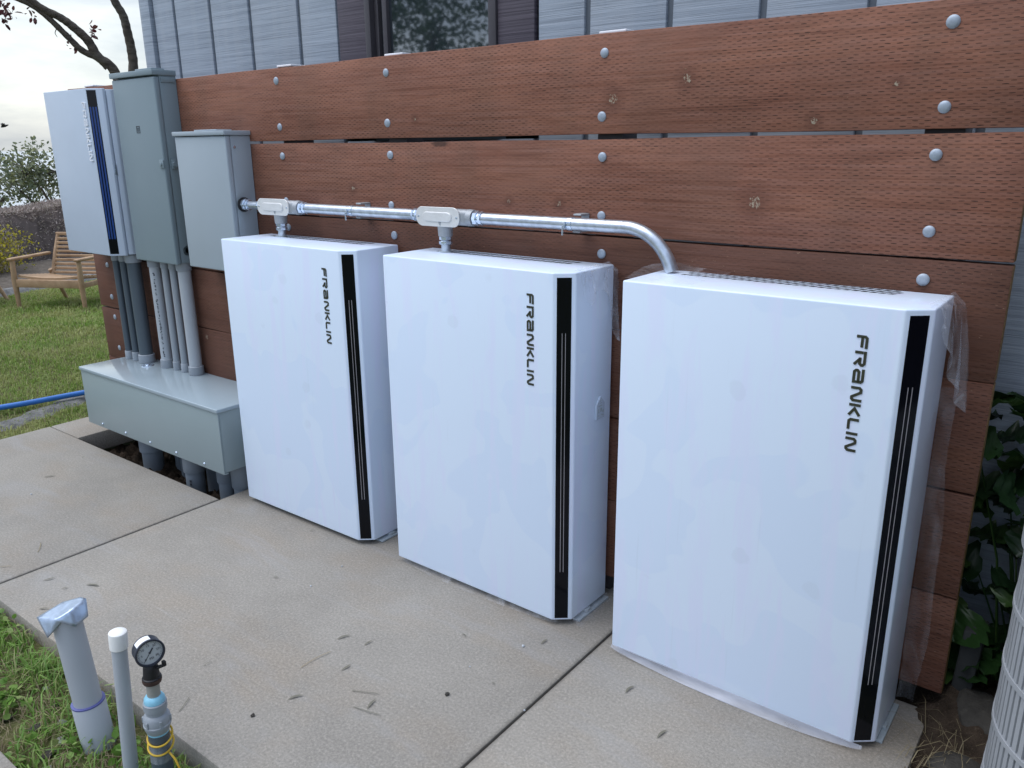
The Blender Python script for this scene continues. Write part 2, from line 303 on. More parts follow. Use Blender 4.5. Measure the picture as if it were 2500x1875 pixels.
M['hedgecore'] = simple('hedge_core', (.12, .092, .08), .95, 0, .3, 8)
M['yellowleaf'] = leaf_mat('yellow_bloom', [(.16, .15, .03), (.42, .36, .02), (.55, .46, .03), (.22, .22, .05)], .6, .3)
M['olive'] = leaf_mat('coastal_leaf', [(.11, .14, .075), (.18, .21, .12), (.25, .26, .18), (.32, .34, .13)], .6, .3)
M['fig'] = leaf_mat('broad_leaf', [(.007, .021, .007), (.013, .038, .011), (.024, .060, .015), (.055, .10, .024)], .38, .2)
M['tree'] = leaf_mat('garden_tree_leaf', [(.04, .07, .035), (.08, .12, .06), (.13, .18, .09)], .55, .25)
M['grass'] = leaf_mat('lawn_blade', [(.12, .22, .030), (.19, .31, .045), (.28, .38, .085), (.38, .38, .17)], .6, .35, (.40, .40, .16))
M['straw'] = leaf_mat('straw_blade', [(.20, .16, .09), (.30, .25, .15), (.15, .12, .07)], .7, .2)
M['weed'] = leaf_mat('weed_blade', [(.09, .19, .03), (.16, .30, .05), (.24, .38, .09), (.32, .33, .14)], .5, .35)
M['litter'] = leaf_mat('dry_litter', [(.11, .11, .085), (.16, .155, .12), (.22, .195, .145)], .7, .1)

# ------------------------------------------------------------------ mesh helpers
class MB:
    def __init__(s): s.v = []; s.f = []
    def add(s, vs, fs):
        b = len(s.v); s.v += [tuple(p) for p in vs]; s.f += [tuple(i + b for i in q) for q in fs]; return s
    def bm(s, bm, mtx=None):
        bm.verts.ensure_lookup_table(); bm.verts.index_update()
        s.add([tuple((mtx @ v.co) if mtx else v.co) for v in bm.verts], [[v.index for v in f.verts] for f in bm.faces]); bm.free(); return s
    def box(s, a, b, bev=0.0, seg=2, mtx=None):
        a, b = Vector(a), Vector(b); bm = bmesh.new(); bmesh.ops.create_cube(bm, size=1)
        for v in bm.verts: v.co = Vector(((a[i] + b[i]) / 2 + v.co[i] * (b[i] - a[i]) for i in range(3)))
        if bev: bmesh.ops.bevel(bm, geom=bm.edges[:], offset=bev, segments=seg, profile=.5, affect='EDGES')
        return s.bm(bm, mtx)
    def prism(s, poly, d0, d1, axis='z', bev=0.0, seg=2, mtx=None):
        bm = bmesh.new()
        def P(p, d): return {'z': (p[0], p[1], d), 'y': (p[0], d, p[1]), 'x': (d, p[0], p[1])}[axis]
        lo = [bm.verts.new(P(p, d0)) for p in poly]; hi = [bm.verts.new(P(p, d1)) for p in poly]; n = len(poly)
        bm.faces.new(lo); bm.faces.new(hi[::-1])
        for i in range(n): bm.faces.new((lo[i], hi[i], hi[(i + 1) % n], lo[(i + 1) % n]))
        bmesh.ops.recalc_face_normals(bm, faces=bm.faces[:])
        if bev: bmesh.ops.bevel(bm, geom=bm.edges[:], offset=bev, segments=seg, profile=.5, affect='EDGES')
        return s.bm(bm, mtx)
    def tube(s, pts, r, seg=16, cap=True, hole=None):
        pts = [Vector(p) for p in pts]; n = len(pts); rs = r if isinstance(r, (list, tuple)) else [r] * n
        T = [(pts[min(i + 1, n - 1)] - pts[max(i - 1, 0)]).normalized() for i in range(n)]
        a = T[0].orthogonal().normalized(); vs = []; fs = []
        for i in range(n):
            a = (a - T[i] * a.dot(T[i])).normalized(); b = T[i].cross(a)
            for k in range(seg):
                th = 2 * math.pi * k / seg; vs.append(pts[i] + (a * math.cos(th) + b * math.sin(th)) * rs[i])
        for i in range(n - 1):
            for k in range(seg):
                k2 = (k + 1) % seg; fs.append((i * seg + k, i * seg + k2, (i + 1) * seg + k2, (i + 1) * seg + k))
        if cap: fs.append(tuple(range(seg))[::-1]); fs.append(tuple((n - 1) * seg + k for k in range(seg)))
        return s.add(vs, fs)
    def lathe(s, prof, o, d, seg=24):
        """prof: (distance along d, radius)"""
        o = Vector(o); d = Vector(d).normalized(); a = d.orthogonal().normalized(); b = d.cross(a); vs = []; fs = []
        for (h, r) in prof:
            for k in range(seg):
                th = 2 * math.pi * k / seg; vs.append(o + d * h + (a * math.cos(th) + b * math.sin(th)) * max(r, 1e-5))
        for i in range(len(prof) - 1):
            for k in range(seg):
                k2 = (k + 1) % seg; fs.append((i * seg + k, i * seg + k2, (i + 1) * seg + k2, (i + 1) * seg + k))
        fs.append(tuple(range(seg))[::-1]); fs.append(tuple((len(prof) - 1) * seg + k for k in range(seg)))
        return s.add(vs, fs)
    def lat8(s, prof, o, d, seg=24): return s.lathe([(h, r * .83) for h, r in prof], o, d, seg)
    def tub8(s, pts, r, seg=16): return s.tube(pts, [x * .83 for x in r] if isinstance(r, list) else r * .83, seg)
    def quad(s, a, b, c, d): return s.add([a, b, c, d], [(0, 1, 2, 3)])
    def build(s, name, mat, parent=None, smooth=35, loc=None):
        me = bpy.data.meshes.new(name); me.from_pydata(s.v, [], s.f); me.update()
        bmx = bmesh.new(); bmx.from_mesh(me); bmesh.ops.recalc_face_normals(bmx, faces=bmx.faces[:]) if smooth is not None else None; bmx.to_mesh(me); bmx.free()
        if mat: me.materials.append(mat)
        if smooth:
            me.polygons.foreach_set('use_smooth', [True] * len(me.polygons)); me.set_sharp_from_angle(angle=R(smooth))
        o = bpy.data.objects.new(name, me); COL.objects.link(o)
        if parent: o.parent = parent
        if loc is not None: o.location = loc
        return o

def ink_onto(o, mb, mat):
    """printed marks become faces of the part they are printed on"""
    o.data.materials.append(mat); bm = bmesh.new(); bm.from_mesh(o.data); vs = [bm.verts.new(v) for v in mb.v]
    for f in mb.f: bm.faces.new([vs[i] for i in f]).material_index = 1
    bm.to_mesh(o.data); bm.free()

def raw(name, V, F, mat, parent=None, smooth=False):
    """fast mesh from numpy arrays; F is (n,3) or (n,4)"""
    me = bpy.data.meshes.new(name); V = np.asarray(V, np.float32); F = np.asarray(F, np.int32); k = F.shape[1]
    me.vertices.add(len(V)); me.vertices.foreach_set('co', V.ravel()); me.loops.add(F.size); me.loops.foreach_set('vertex_index', F.ravel())
    me.polygons.add(len(F)); me.polygons.foreach_set('loop_start', np.arange(0, F.size, k, dtype=np.int32)); me.polygons.foreach_set('loop_total', np.full(len(F), k, np.int32))
    if smooth: me.polygons.foreach_set('use_smooth', np.ones(len(F), bool))
    me.update(calc_edges=True); me.validate(); me.materials.append(mat)
    o = bpy.data.objects.new(name, me); COL.objects.link(o)
    if parent: o.parent = parent
    return o

def tag(o, label=None, cat=None, group=None, kind=None):
    if label: o['label'] = label
    if cat: o['category'] = cat
    if group: o['group'] = group
    if kind: o['kind'] = kind
    return o
def thing(name, loc, label, cat, group=None, rz=0.0):
    o = bpy.data.objects.new(name, None); COL.objects.link(o); o.location = loc; o.rotation_euler = (0, 0, rz); o.empty_display_size = .1
    return tag(o, label, cat, group)
def copy_tree(o, parent=None):
    c = o.copy(); COL.objects.link(c)
    if parent: c.parent = parent
    for ch in list(o.children): copy_tree(ch, c)
    return c
def hexprism(mb, o, d, r, h, seg=6):
    return mb.lathe([(0, r * .93), (h * .12, r), (h * .88, r), (h, r * .93)], o, d, seg)
def smooth_path(pts, n=8):
    P = [Vector(p) for p in pts]; P = [P[0] * 2 - P[1]] + P + [P[-1] * 2 - P[-2]]; o = []
    for i in range(1, len(P) - 2):
        for k in range(n):
            t = k / n; a, b, c, d = P[i - 1:i + 3]
            o.append(.5 * ((2 * b) + (c - a) * t + (2 * a - 5 * b + 4 * c - d) * t * t + (3 * b - a - 3 * c + d) * t ** 3))
    o.append(P[-2]); return o

# ------------------------------------------------------------------ lettering (strokes built as solid prisms)
def stroke(poly, w):
    P = [Vector((p[0], p[1])) for p in poly]; n = len(P); L = []; Rr = []
    for i in range(n):
        if i == 0: d = (P[1] - P[0]).normalized(); nn = Vector((-d.y, d.x)); k = 1
        elif i == n - 1: d = (P[-1] - P[-2]).normalized(); nn = Vector((-d.y, d.x)); k = 1
        else:
            d1 = (P[i] - P[i - 1]).normalized(); d2 = (P[i + 1] - P[i]).normalized(); n1 = Vector((-d1.y, d1.x)); n2 = Vector((-d2.y, d2.x))
            nn = (n1 + n2).normalized(); k = min(1 / max(nn.dot(n1), .35), 2.2)
        L.append(P[i] + nn * k * w / 2); Rr.append(P[i] - nn * k * w / 2)
    return L, Rr
def letter_strokes(ch, w, h, s):
    a = s / 2; x0, x1, y0, y1, ym = a, w - a, a, h - a, h * .48; q = s * .55
    return {
        'F': [[(x0, 0), (x0, y1 - q), (x0 + q, y1), (w, y1)], [(x0, ym + .0005), (w * .93, ym + .0005)]],
        'R': [[(x0, 0), (x0, h * .72)], [(0, y1), (x1 - q, y1), (x1, y1 - q), (x1, ym + q), (x1 - q, ym), (w * .42, ym)], [(w * .50, ym), (x1 - .0006, 0)]],
        'a': [[(0, y1), (x1 - q, y1), (x1, y1 - q), (x1, y0), (x0 + q, y0), (x0, y0 + q), (x0, ym + .001 - q), (x0 + q, ym + .001), (x1, ym + .001)]],
        'N': [[(x0, 0), (x0, y1 - q), (x0 + q, y1), (w * .36, y1), (w * .70, y0), (x1 - q, y0), (x1, y0 + q), (x1, h)]],
        'K': [[(x0, 0), (x0, h)], [(w, h - a * .3), (w * .42, h * .5), (w, a * .3)]],
        'L': [[(x0, h), (x0, y0 + q), (x0 + q, y0), (w, y0)]],
        'I': [[(x0, 0), (x0, h)]],
    }[ch]
WORD = [('F', 1.081, 1.050), ('R', 1.0435, 1.007), ('a', 1.0005, .966), ('N', .958, .921), ('K', .916, .887), ('L', .8795, .852), ('I', .8445, .838), ('N', .832, .796)]
def word(mb, xb, xt, y, thick, zscale=1., zoff=0.):
    """word reading downwards on a face looking along -y: letter tops point to +x"""
    h = xt - xb; s = .0064
    for ch, za, zb in WORD:
        w = (za - zb)
        for st in letter_strokes(ch, w, h, s):
            L, Rr = stroke(st, s); n = len(L)
            def P(p, d): return (xb + p.y, y - d, (za - p.x) * zscale + zoff)
            vs = [P(p, 0) for p in L] + [P(p, 0) for p in Rr] + [P(p, thick) for p in L] + [P(p, thick) for p in Rr]; fs = []
            for i in range(n - 1):
                fs += [(i, i + 1, n + i + 1, n + i), (2 * n + i, 3 * n + i, 3 * n + i + 1, 2 * n + i + 1), (i, 2 * n + i, 2 * n + i + 1, i + 1), (n + i, n + i + 1, 3 * n + i + 1, 3 * n + i)]
            fs += [(0, n, 3 * n, 2 * n), (n - 1, 3 * n - 1, 4 * n - 1, 2 * n - 1)]
            mb.add(vs, fs)

# ================================================================== SETTING
# lawn ground, falling away to the sea
def terrain():
    xs = np.concatenate([np.linspace(-4000, -60, 14), np.linspace(-50, -12, 20), np.linspace(-11.5, 6, 70), np.linspace(8, 200, 10), [4000]])
    ys = np.concatenate([[-4000, -800], np.linspace(-200, -8, 14), np.linspace(-7, 9, 65), np.linspace(10, 60, 14), np.linspace(100, 800, 4), [4000]])
    Xg, Yg = np.meshgrid(xs, ys, indexing='ij')
    z = np.full(Xg.shape, -.065); z += .012 * np.sin(Xg * 2.1 + Yg * 1.3) + .01 * np.sin(Xg * 4.7 - Yg * 3.1)
    d = np.clip(-13.5 - Xg, 0, None); z -= np.minimum(d * .45, 24)
    z += np.clip((-Xg - 3.2) / 2.0, 0, 1) * .05
    V = np.stack([Xg, Yg, z], -1).reshape(-1, 3); n, m = Xg.shape
    F = [(i * m + j, (i + 1) * m + j, (i + 1) * m + j + 1, i * m + j + 1) for i in range(n - 1) for j in range(m - 1)
         if not (xs[i + 1] > -2.70 and xs[i] < 1.40 and ys[j + 1] > -.6 and ys[j] < .28)]
    return V, F
V, F = terrain()
tag(raw('ground', V, F, M['earth'], smooth=True), kind='structure')
def gz(x, y):
    z = -.065 + .012 * math.sin(x * 2.1 + y * 1.3) + .01 * math.sin(x * 4.7 - y * 3.1) + max(0, min(1, (-x - 3.2) / 2)) * .05
    return z - min(max(0, -13.5 - x) * .45, 24)

def seamat():
    t = NT('pale_sea'); o = t.obj(); n = t.noise(t.mapv(o, (.02, .006, 1)), 3, 5)
    t.pbr(t.mix(n, (.30, .34, .38), (.42, .46, .50)), .25, 0., t.bump(n, .4, 2.)); return t.m
tag(MB().quad((-15000, -15000, -16), (-25, -15000, -16), (-25, 15000, -16), (-15000, 15000, -16)).build('sea', seamat(), smooth=None), kind='structure')

# dug soil of the trench (visible in the opening)
def bumpy(x0, x1, y0, y1, nx, ny, fz):
    V = [(x0 + (x1 - x0) * i / nx, y0 + (y1 - y0) * j / ny, fz(x0 + (x1 - x0) * i / nx, y0 + (y1 - y0) * j / ny)) for i in range(nx + 1) for j in range(ny + 1)]
    F = [(i * (ny + 1) + j, (i + 1) * (ny + 1) + j, (i + 1) * (ny + 1) + j + 1, i * (ny + 1) + j + 1) for i in range(nx) for j in range(ny)]
    return V, F
def trench_z(x, y):
    return -.118 + .020 * math.sin(x * 23 + y * 11) + .014 * math.sin(x * 51 - y * 37) + .012 * math.sin(x * 90 + y * 71) + RNG.normal() * .007 - .04 * max(0, min(1, (-2.25 - x) / .2))
V, F = bumpy(-2.66, -1.15, -.40, .30, 110, 52, trench_z)
tag(raw('soil', V, F, M['soil'], smooth=True), kind='structure')

def slab(x0, x1, y0, y1, bev=.006):
    return tag(MB().box((x0, y0, -.11), (x1, y1, 0), bev, 2).build('patio_slab', M['concrete']), kind='structure')
slab(-2.92, -1.2435, -1.305, -.3415)
slab(-2.92, -2.593, -.3365, .34)
slab(-1.2375, .7165, -1.305, .34)
slab(.7225, 1.628, -1.305, .02)
tag(MB().box((-1.9, -2.9, -.16), (.55, -1.612, -.012), .008, 2).build('concrete_path', M['concrete']), kind='structure')
# dark filler down in the joints
tag(MB().box((-1.2434, -1.30, -.10), (-1.2376, -.35, -.012)).box((.7166, -1.30, -.10), (.7224, .0, -.010)).box((-2.9, -.3414, -.10), (-2.6, -.3366, -.012)).build('joint_filler', M['soil'], smooth=None), kind='structure')

# gravel edging beside the hose
def band(name, pts, w, z, mat, n=40):
    P = smooth_path([(x, y, 0) for x, y in pts], n); V = []; F = []
    for i, p in enumerate(P):
        d = (P[min(i + 1, len(P) - 1)] - P[max(i - 1, 0)]).normalized(); s = Vector((-d.y, d.x, 0)); k = w * (1 + .25 * math.sin(i * .6))
        for j, q in enumerate((-1, -.4, .4, 1)): pp = p + s * k * q * .5; V.append((pp.x, pp.y, gz(pp.x, pp.y) + z * (1 if abs(q) < 1 else -.5)))
        if i:
            for j in range(3): F.append(((i - 1) * 4 + j, i * 4 + j, i * 4 + j + 1, (i - 1) * 4 + j + 1))
    return raw(name, V, F, mat, smooth=True)
tag(band('gravel_strip', [(-3.1, -1.6), (-3.32, -.7), (-3.52, .1), (-3.75, .9), (-4.0, 1.7)], .20, .018, M['gravel']), kind='structure')
# bare bed in front of the hedge, with its pale edging
V, F = bumpy(-11.5, -8.35, -4, 9, 40, 90, lambda x, y: gz(x, y) + .035 + RNG.normal() * .008)
V = [(x + .12 * math.sin(y * .9) + (y - 2) * -.32, y, z) for x, y, z in V]
tag(raw('bed_soil', V, F, M['dirt'], smooth=True), kind='structure')
P = [(-8.35 + .12 * math.sin(y * .9) + (y - 2) * -.32, y) for y in np.linspace(-4, 8, 14)]
tag(band('stone_edging', P, .22, .055, M['gravel'], 6), kind='structure')
# soil ramp at the right end of the wall
V, F = bumpy(1.50, 2.9, -.30, .31, 60, 34, lambda x, y: -.03 + .10 * max(0, min(1, (y + .16 + (x - 1.62) * .5) / .2)) * max(0, min(1, (x - 1.56) / .1)) + RNG.normal() * .006)
tag(raw('bed_soil', V, F, M['soil'], smooth=True), kind='structure')

# ------------------------------------------------------------------ grass
def blades(n, xy, zf, h, w, lean, name, mat, seg=2):
    x, y = xy[:, 0], xy[:, 1]; z = np.array([zf(a, b) for a, b in xy]); n = len(x)
    th = RNG.uniform(0, 2 * np.pi, n); H = h[0] + (h[1] - h[0]) * RNG.random(n) ** 1.6; W = RNG.uniform(w[0], w[1], n); L = RNG.uniform(.15, 1, n) * lean
    la = RNG.uniform(0, 2 * np.pi, n); dx, dy = np.cos(la), np.sin(la); sx, sy = -dy * W / 2, dx * W / 2
    V = np.zeros((n, 5, 3)); mid = .55
    V[:, 0] = np.stack([x - sx, y - sy, z - .005], -1); V[:, 1] = np.stack([x + sx, y + sy, z - .005], -1)
    mx_, my_, mz = x + dx * L * H * .3, y + dy * L * H * .3, z + H * mid
    V[:, 2] = np.stack([mx_ + sx * .8, my_ + sy * .8, mz], -1); V[:, 3] = np.stack([mx_ - sx * .8, my_ - sy * .8, mz], -1)
    V[:, 4] = np.stack([x + dx * L * H, y + dy * L * H, z + H * (1 - .45 * L)], -1)
    b = np.arange(n)[:, None] * 5
    F = np.concatenate([b + np.array([[0, 1, 2]]), b + np.array([[0, 2, 3]]), b + np.array([[3, 2, 4]])], 1).reshape(-1, 3)
    return tag(raw(name, V.reshape(-1, 3), F, mat), kind='stuff')
def lawn_pts(n, x0, x1, y0, y1, keep):
    p = np.stack([RNG.uniform(x0, x1, n), RNG.uniform(y0, y1, n)], -1); return p[np.array([keep(a, b) for a, b in p])]
def in_gravel(x, y): return abs(x - (-3.52 - .236 * (y - .1))) < .13 + .03 * math.sin(y * 9)
def lawn_keep(x, y):
    if x > -2.925 and y > -1.31: return False
    if in_gravel(x, y) and random.random() > .30: return False
    if x < -8.2 + .12 * math.sin(y * .9) + (y - 2) * -.32: return False
    return True
blades(0, lawn_pts(60000, -5.2, -2.9, -1.2, 2.2, lawn_keep), gz, (.018, .052), (.003, .0065), 1.1, 'grass', M['grass'])
blades(0, lawn_pts(80000, -9.4, -5.2, -1., 4.2, lawn_keep), gz, (.02, .05), (.005, .011), 1.1, 'grass', M['grass'])
blades(0, lawn_pts(9000, -5.2, -2.9, -1.2, 2.2, lawn_keep), gz, (.015, .05), (.003, .006), 1.0, 'dry_grass', M['straw'])
blades(0, lawn_pts(30000, -6.5, -1.95, -3.4, -1.2, lawn_keep), gz, (.018, .052), (.003, .0065), 1.1, 'grass', M['grass'])
def clump(n, keep, k=70, x0=-1.9, x1=.55, y0=-1.60, y1=-1.315):
    cs = np.stack([RNG.uniform(x0, x1, k), RNG.uniform(y0, y1, k)], -1); i = RNG.integers(0, k, n)
    p = cs[i] + RNG.normal(size=(n, 2)) * .035; ok = (p[:, 1] < -1.312) & (p[:, 1] > -1.606) & (p[:, 0] < .6); return p[ok]
blades(0, clump(2500, None, 52), gz, (.03, .12), (.003, .006), 1.2, 'weeds', M['weed'])
blades(0, clump(1700, None, 44), gz, (.03, .085), (.0035, .007), 1.3, 'weeds', M['weed'])
blades(0, np.stack([RNG.uniform(-1.9, .55, 3200), RNG.uniform(-1.605, -1.312, 3200)], -1), gz, (.02, .07), (.0015, .0035), 2.4, 'dry_grass', M['straw'])
# rounder weed leaves
def leafcards(P, size, name, mat, parent=None, flat=.0, lobes=False, aspect=.55, kind=None, up=0.0):
    n = len(P); a = RNG.normal(size=(n, 3)); a[:, 2] *= (1 - flat); a[:, 2] -= up; a /= np.linalg.norm(a, axis=1)[:, None]
    b = RNG.normal(size=(n, 3)); b -= a * (a * b).sum(1)[:, None]; b /= np.linalg.norm(b, axis=1)[:, None]
    c = np.cross(a, b); s = RNG.uniform(size[0], size[1], n)[:, None]
    # six-point leaf folded along its midrib
    k = [(0, 0, 0), (.35, aspect * .5, .07), (.75, aspect * .42, .05), (1, 0, -.05), (.75, -aspect * .42, .05), (.35, -aspect * .5, .07)]
    V = np.stack([P + s * (a * u + b * v + c * w) for u, v, w in k], 1)
    base = np.arange(n)[:, None] * 6; F = np.concatenate([base + np.array([[0, 1, 2, 3]]), base + np.array([[0, 3, 4, 5]])], 1).reshape(-1, 4)
    o = raw(name, V.reshape(-1, 3), F, mat, parent)
    if kind: tag(o, kind=kind)
    return o
cp = clump(1700, None, 40); leafcards(np.array([(x, y, gz(x, y) + random.uniform(.01, .05)) for x, y in cp]), (.012, .028), 'weeds', M['weed'], flat=.6, aspect=.8, kind='stuff')

# ================================================================== HOUSE behind
hy = .30
house = thing('house', (0, 0, 0), 'grey vertical-grooved house wall behind the wooden screen wall', 'house')
grooves = [-2.40, -2.21, -1.93, -1.63, -1.31, -1.0, .05, .2, .43, .73, 1.03, 1.33, 1.63, 1.93, 2.23, 2.53]
mb = MB(); edges = [-2.485] + [-2.395, -2.20, -1.89, -1.585, -1.255]
def boards(xs, z0, z1):
    for a, b in zip(xs[:-1], xs[1:]): mb.box((a + .011, hy, z0), (b - .011, hy + .02, z1), .005, 2)
boards([-2.393, -2.195, -1.885, -1.572, -1.222, -.966], -.10, 2.75)
boards([.066, .278, .583, .885, 1.19, 1.495, 1.80, 2.105, 2.41, 2.715, 3.02], -.10, 2.75)
boards([-.966, -.52, .066], -.10, 1.55); boards([-.966, -.52, .066], 2.62, 2.75)
mb.build('siding', M['siding'], house)
MB().box((-2.49, hy - .016, -.1), (-2.397, hy + .03, 2.75), .004).build('corner_board', M['siding'], house)
MB().box((-2.48, hy + .021, -.1), (3.02, hy + .03, 1.55)).box((-2.48, hy + .021, 1.55), (-.80, hy + .03, 2.75)).box((-.09, hy + .021, 1.55), (3.02, hy + .03, 2.75)).box((-.8, hy + .021, 2.62), (-.09, hy + .03, 2.75)).box((-2.48, hy + .031, -.1), (-2.45, hy + 4.2, 2.75)).box((2.99, hy + .031, -.1), (3.02, hy + 4.2, 2.75)).build('sheathing', M['inner'], house, None)
MB().box((-2.40, hy + .012, -.1), (-.97, hy + .0205, 2.75)).box((.07, hy + .012, -.1), (3.02, hy + .0205, 2.75)).box((-.969, hy + .012, -.1), (.069, hy + .0205, 1.55)).build('groove_backing', M['groove'], house, None)  # recess backing, coloured darker than the boards
MB().prism([(hy - .10, 2.751), (hy + 4.4, 3.4), (hy + 4.4, 3.5), (hy - .10, 2.85)], -2.6, 3.15, 'x', .01).build('roof', M['trim'], house)
MB().box((2.64, -2.1, -.1), (2.9, hy + .03, 2.75), .01).build('added_shade_wing', M['trim'], house)  # unseen wing, added to block light from the right
# window
win = MB().box((-.962, hy - .004, 1.56), (-.79, hy + .035, 2.615), .003).box((-.103, hy - .004, 1.56), (.062, hy + .035, 2.615), .003).box((-.79, hy - .004, 2.5), (-.103, hy + .035, 2.615), .003).build('window', M['trim'], house)
MB().box((-.789, hy - .014, 1.56), (-.758, hy + .05, 2.499), .003).box((-.140, hy - .014, 1.56), (-.104, hy + .05, 2.499), .003).box((-.757, hy - .014, 1.56), (-.141, hy + .05, 1.60), .003).box((-.757, hy - .010, 2.46), (-.141, hy + .05, 2.499), .003).box((-.757, hy + .012, 1.601), (-.735, hy + .05, 2.459), .002).box((-.705, hy + .005, 1.601), (-.680, hy + .05, 2.459), .002).build('frame', M['frame'], win)
MB().box((-.679, hy + .022, 1.601), (-.141, hy + .028, 2.459)).build('pane', M['glass'], win, None)
MB().box((-.734, hy + .03, 1.601), (-.706, hy + .036, 2.459)).build('pane', M['glass'], win, None)

# ================================================================== WOODEN SCREEN WALL
wall = thing('wooden_wall', (0, 0, 0), 'red-brown stained wooden plank wall fixed with galvanised round-head bolts', 'wall')
XL, XR = -2.803, 1.6476
PL = [(1.554, 1.836), (1.255, 1.543), (.961, 1.249), (.6666, .957), (.3685, .6625), (.0765, .3645)]
def plank(z0, z1, dx0, dx1, dy, tilt, left_from=XL):
    bm = bmesh.new(); nx = 60; pr = [(-0.0, z0), (-0.0, z1), (.038, z1), (.038, z0)]; rings = []
    for i in range(nx + 1):
        x = left_from + dx0 + (XR + dx1 - left_from - dx0) * i / nx
        w1 = .0022 * math.sin(x * 1.7 + z0 * 9) + .0012 * math.sin(x * 7 + z0 * 31); w0 = .0022 * math.sin(x * 1.3 + z0 * 17) + .001 * math.sin(x * 6 + z0 * 3)
        rings.append([bm.verts.new((x, y + dy, z + (w1 if z == z1 else w0))) for y, z in pr])
    for a, b in zip(rings[:-1], rings[1:]):
        for k in range(4): bm.faces.new((a[k], b[k], b[(k + 1) % 4], a[(k + 1) % 4]))
    bm.faces.new(rings[0]); bm.faces.new(rings[-1][::-1]); bmesh.ops.recalc_face_normals(bm, faces=bm.faces[:])
    ed = [e for e in bm.edges if (len(e.link_faces) == 2 and e.calc_face_angle(0) > .8)]
    bmesh.ops.bevel(bm, geom=ed, offset=.003, segments=2, profile=.5, affect='EDGES')
    return MB().bm(bm)
BX = [1.4592, .5327, -.3847, -1.0175, -2.6568]
for i, (z0, z1) in enumerate(PL):
    pk = plank(z0, z1, random.uniform(-.006, .004), random.uniform(-.004, .003), random.uniform(-.0015, .0015), 0).build('plank', M['wood'], wall, 40); pk.color = (*[(1.26, 1.18, .62, .72, .64, .68)[i]] * 3, 1)  # tone per plank; lower ones partly carry shade put into the colour
    for bx in BX:
        for dz in (.050, .230 if i < 5 else .185):
            zc = z1 - dz + random.uniform(-.004, .004); xc = bx + random.uniform(-.006, .006)
            r = .0145 * random.uniform(.95, 1.06)
            d = Vector((random.uniform(-.05, .05), -1, random.uniform(-.05, .05)))
            MB().lathe([(-.004, r), (.0012, r), (.0030, r * .88), (.0046, r * .58), (.0053, r * .2)], (xc, -.0012, zc), d, 20).build('bolt', M['bolt'], pk)
for bx in BX:   # steel posts behind the planks, with pale caps just above the top edge
    ps = MB().box((bx - .045, .042, -.1), (bx + .045, .132, 1.842), .004).build('post', M['frame'], wall)
    MB().box((bx - .047, .040, 1.8425), (bx + .047, .134, 1.851), .003).build('post_cap', M['label'], ps)

# ================================================================== BATTERY CABINETS
UW, UH, UD, CC, C2 = .7716, 1.15, .2514, .0523, .0420
def battery(loc, rz, label, letter_mat, vent_rows=2, tag_plate=False):
    t = thing('battery_cabinet', loc, label, 'battery cabinet', 'white battery cabinets along the wall', rz)
    prof = [(0, 0), (UW - CC, 0), (UW, C2), (UW, UD), (0, UD)]
    MB().prism(prof, 0, UH, 'z', .0045, 3).build('body', M['white'], t)
    # shallow rear shell and base bracket
    MB().box((.012, .05, -.0185), (UW - .03, UD - .02, -.0005), .003).build('base_plinth', M['rubber'], t)
    MB().box((UW - .16, .07, -.0192), (UW + .012, UD + .004, -.011), .002).box((UW - .05, .12, -.0108), (UW + .008, .15, -.0012), .002).build('foot_bracket', M['bracket'], t)
    # black glass strip on the chamfer, two silver lines in it
    u = Vector((CC, C2, 0)); L = u.length; u.normalize(); nrm = Vector((u.y, -u.x, 0)); o = Vector((UW - CC, 0, 0))
    def on(a, z, d): p = o + u * (a * L) + nrm * d; return (p.x, p.y, z)
    def slabp(a0, a1, z0, z1, d0, d1, mb):
        vs = [on(a, z, d) for d in (d0, d1) for (a, z) in ((a0, z0), (a1, z0), (a1, z1), (a0, z1))]
        return mb.add(vs, [(3, 2, 1, 0), (4, 5, 6, 7), (0, 1, 5, 4), (1, 2, 6, 5), (2, 3, 7, 6), (3, 0, 4, 7)])
    st = slabp(.15, .80, .008, 1.136, -.002, .0008, MB()).build('light_strip', M['strip'], t, None)
    for a in (.385, .535): slabp(a, a + .026, .178, .970, .0007, .0013, MB()).build('light_line', M['line'], st, None)
    mb = MB(); word(mb, .622, .648, 0.0, .0016); mb.build('lettering', letter_mat, t, None)
    mb = MB(); n = 27; pitch, dep = (.036, .0088) if vent_rows == 2 else (.0235, .0072)
    for r_ in range(vent_rows):
        for k in range(n):
            x = .095 + (UW - .20) * (k + .5 * (r_ % 2)) / n; y = .186 + r_ * pitch; h = .0066; sl = .004
            mb.add([(x - h - sl, y - dep, UH + .0006), (x + h - sl, y - dep, UH + .0006), (x + h + sl, y + dep, UH + .0006), (x - h + sl, y + dep, UH + .0006)], [(0, 1, 2, 3)])
    mb.build('vent_grille', M['vent'], t, None)
    if tag_plate:
        yy = .185; z = .70
        pl = MB().prism([(yy - .024, z - .036), (yy + .024, z - .036), (yy + .024, z + .014), (yy, z + .04), (yy - .024, z + .014)], UW - .001, UW + .004, 'x', .0012, 1).build('warning_plate', M['gate_white'], t)
        mk = MB()
        for (dy, dz, w, h) in ((-.002, .024, .008, .003), (.001, .017, .012, .002), (-.002, .008, .022, .0025), (-.012, -.008, .006, .014), (.002, -.006, .010, .012), (.014, -.012, .006, .008), (-.012, -.024, .004, .004), (.004, -.022, .006, .003), (.014, -.025, .005, .006)):
            mk.box((UW + .0038, yy + dy - w / 2, z + dz - h / 2), (UW + .0046, yy + dy + w / 2, z + dz + h / 2))
        mk.build('embossed_mark', M['bracket'], pl, None)
        
    return t
Z0 = .0198
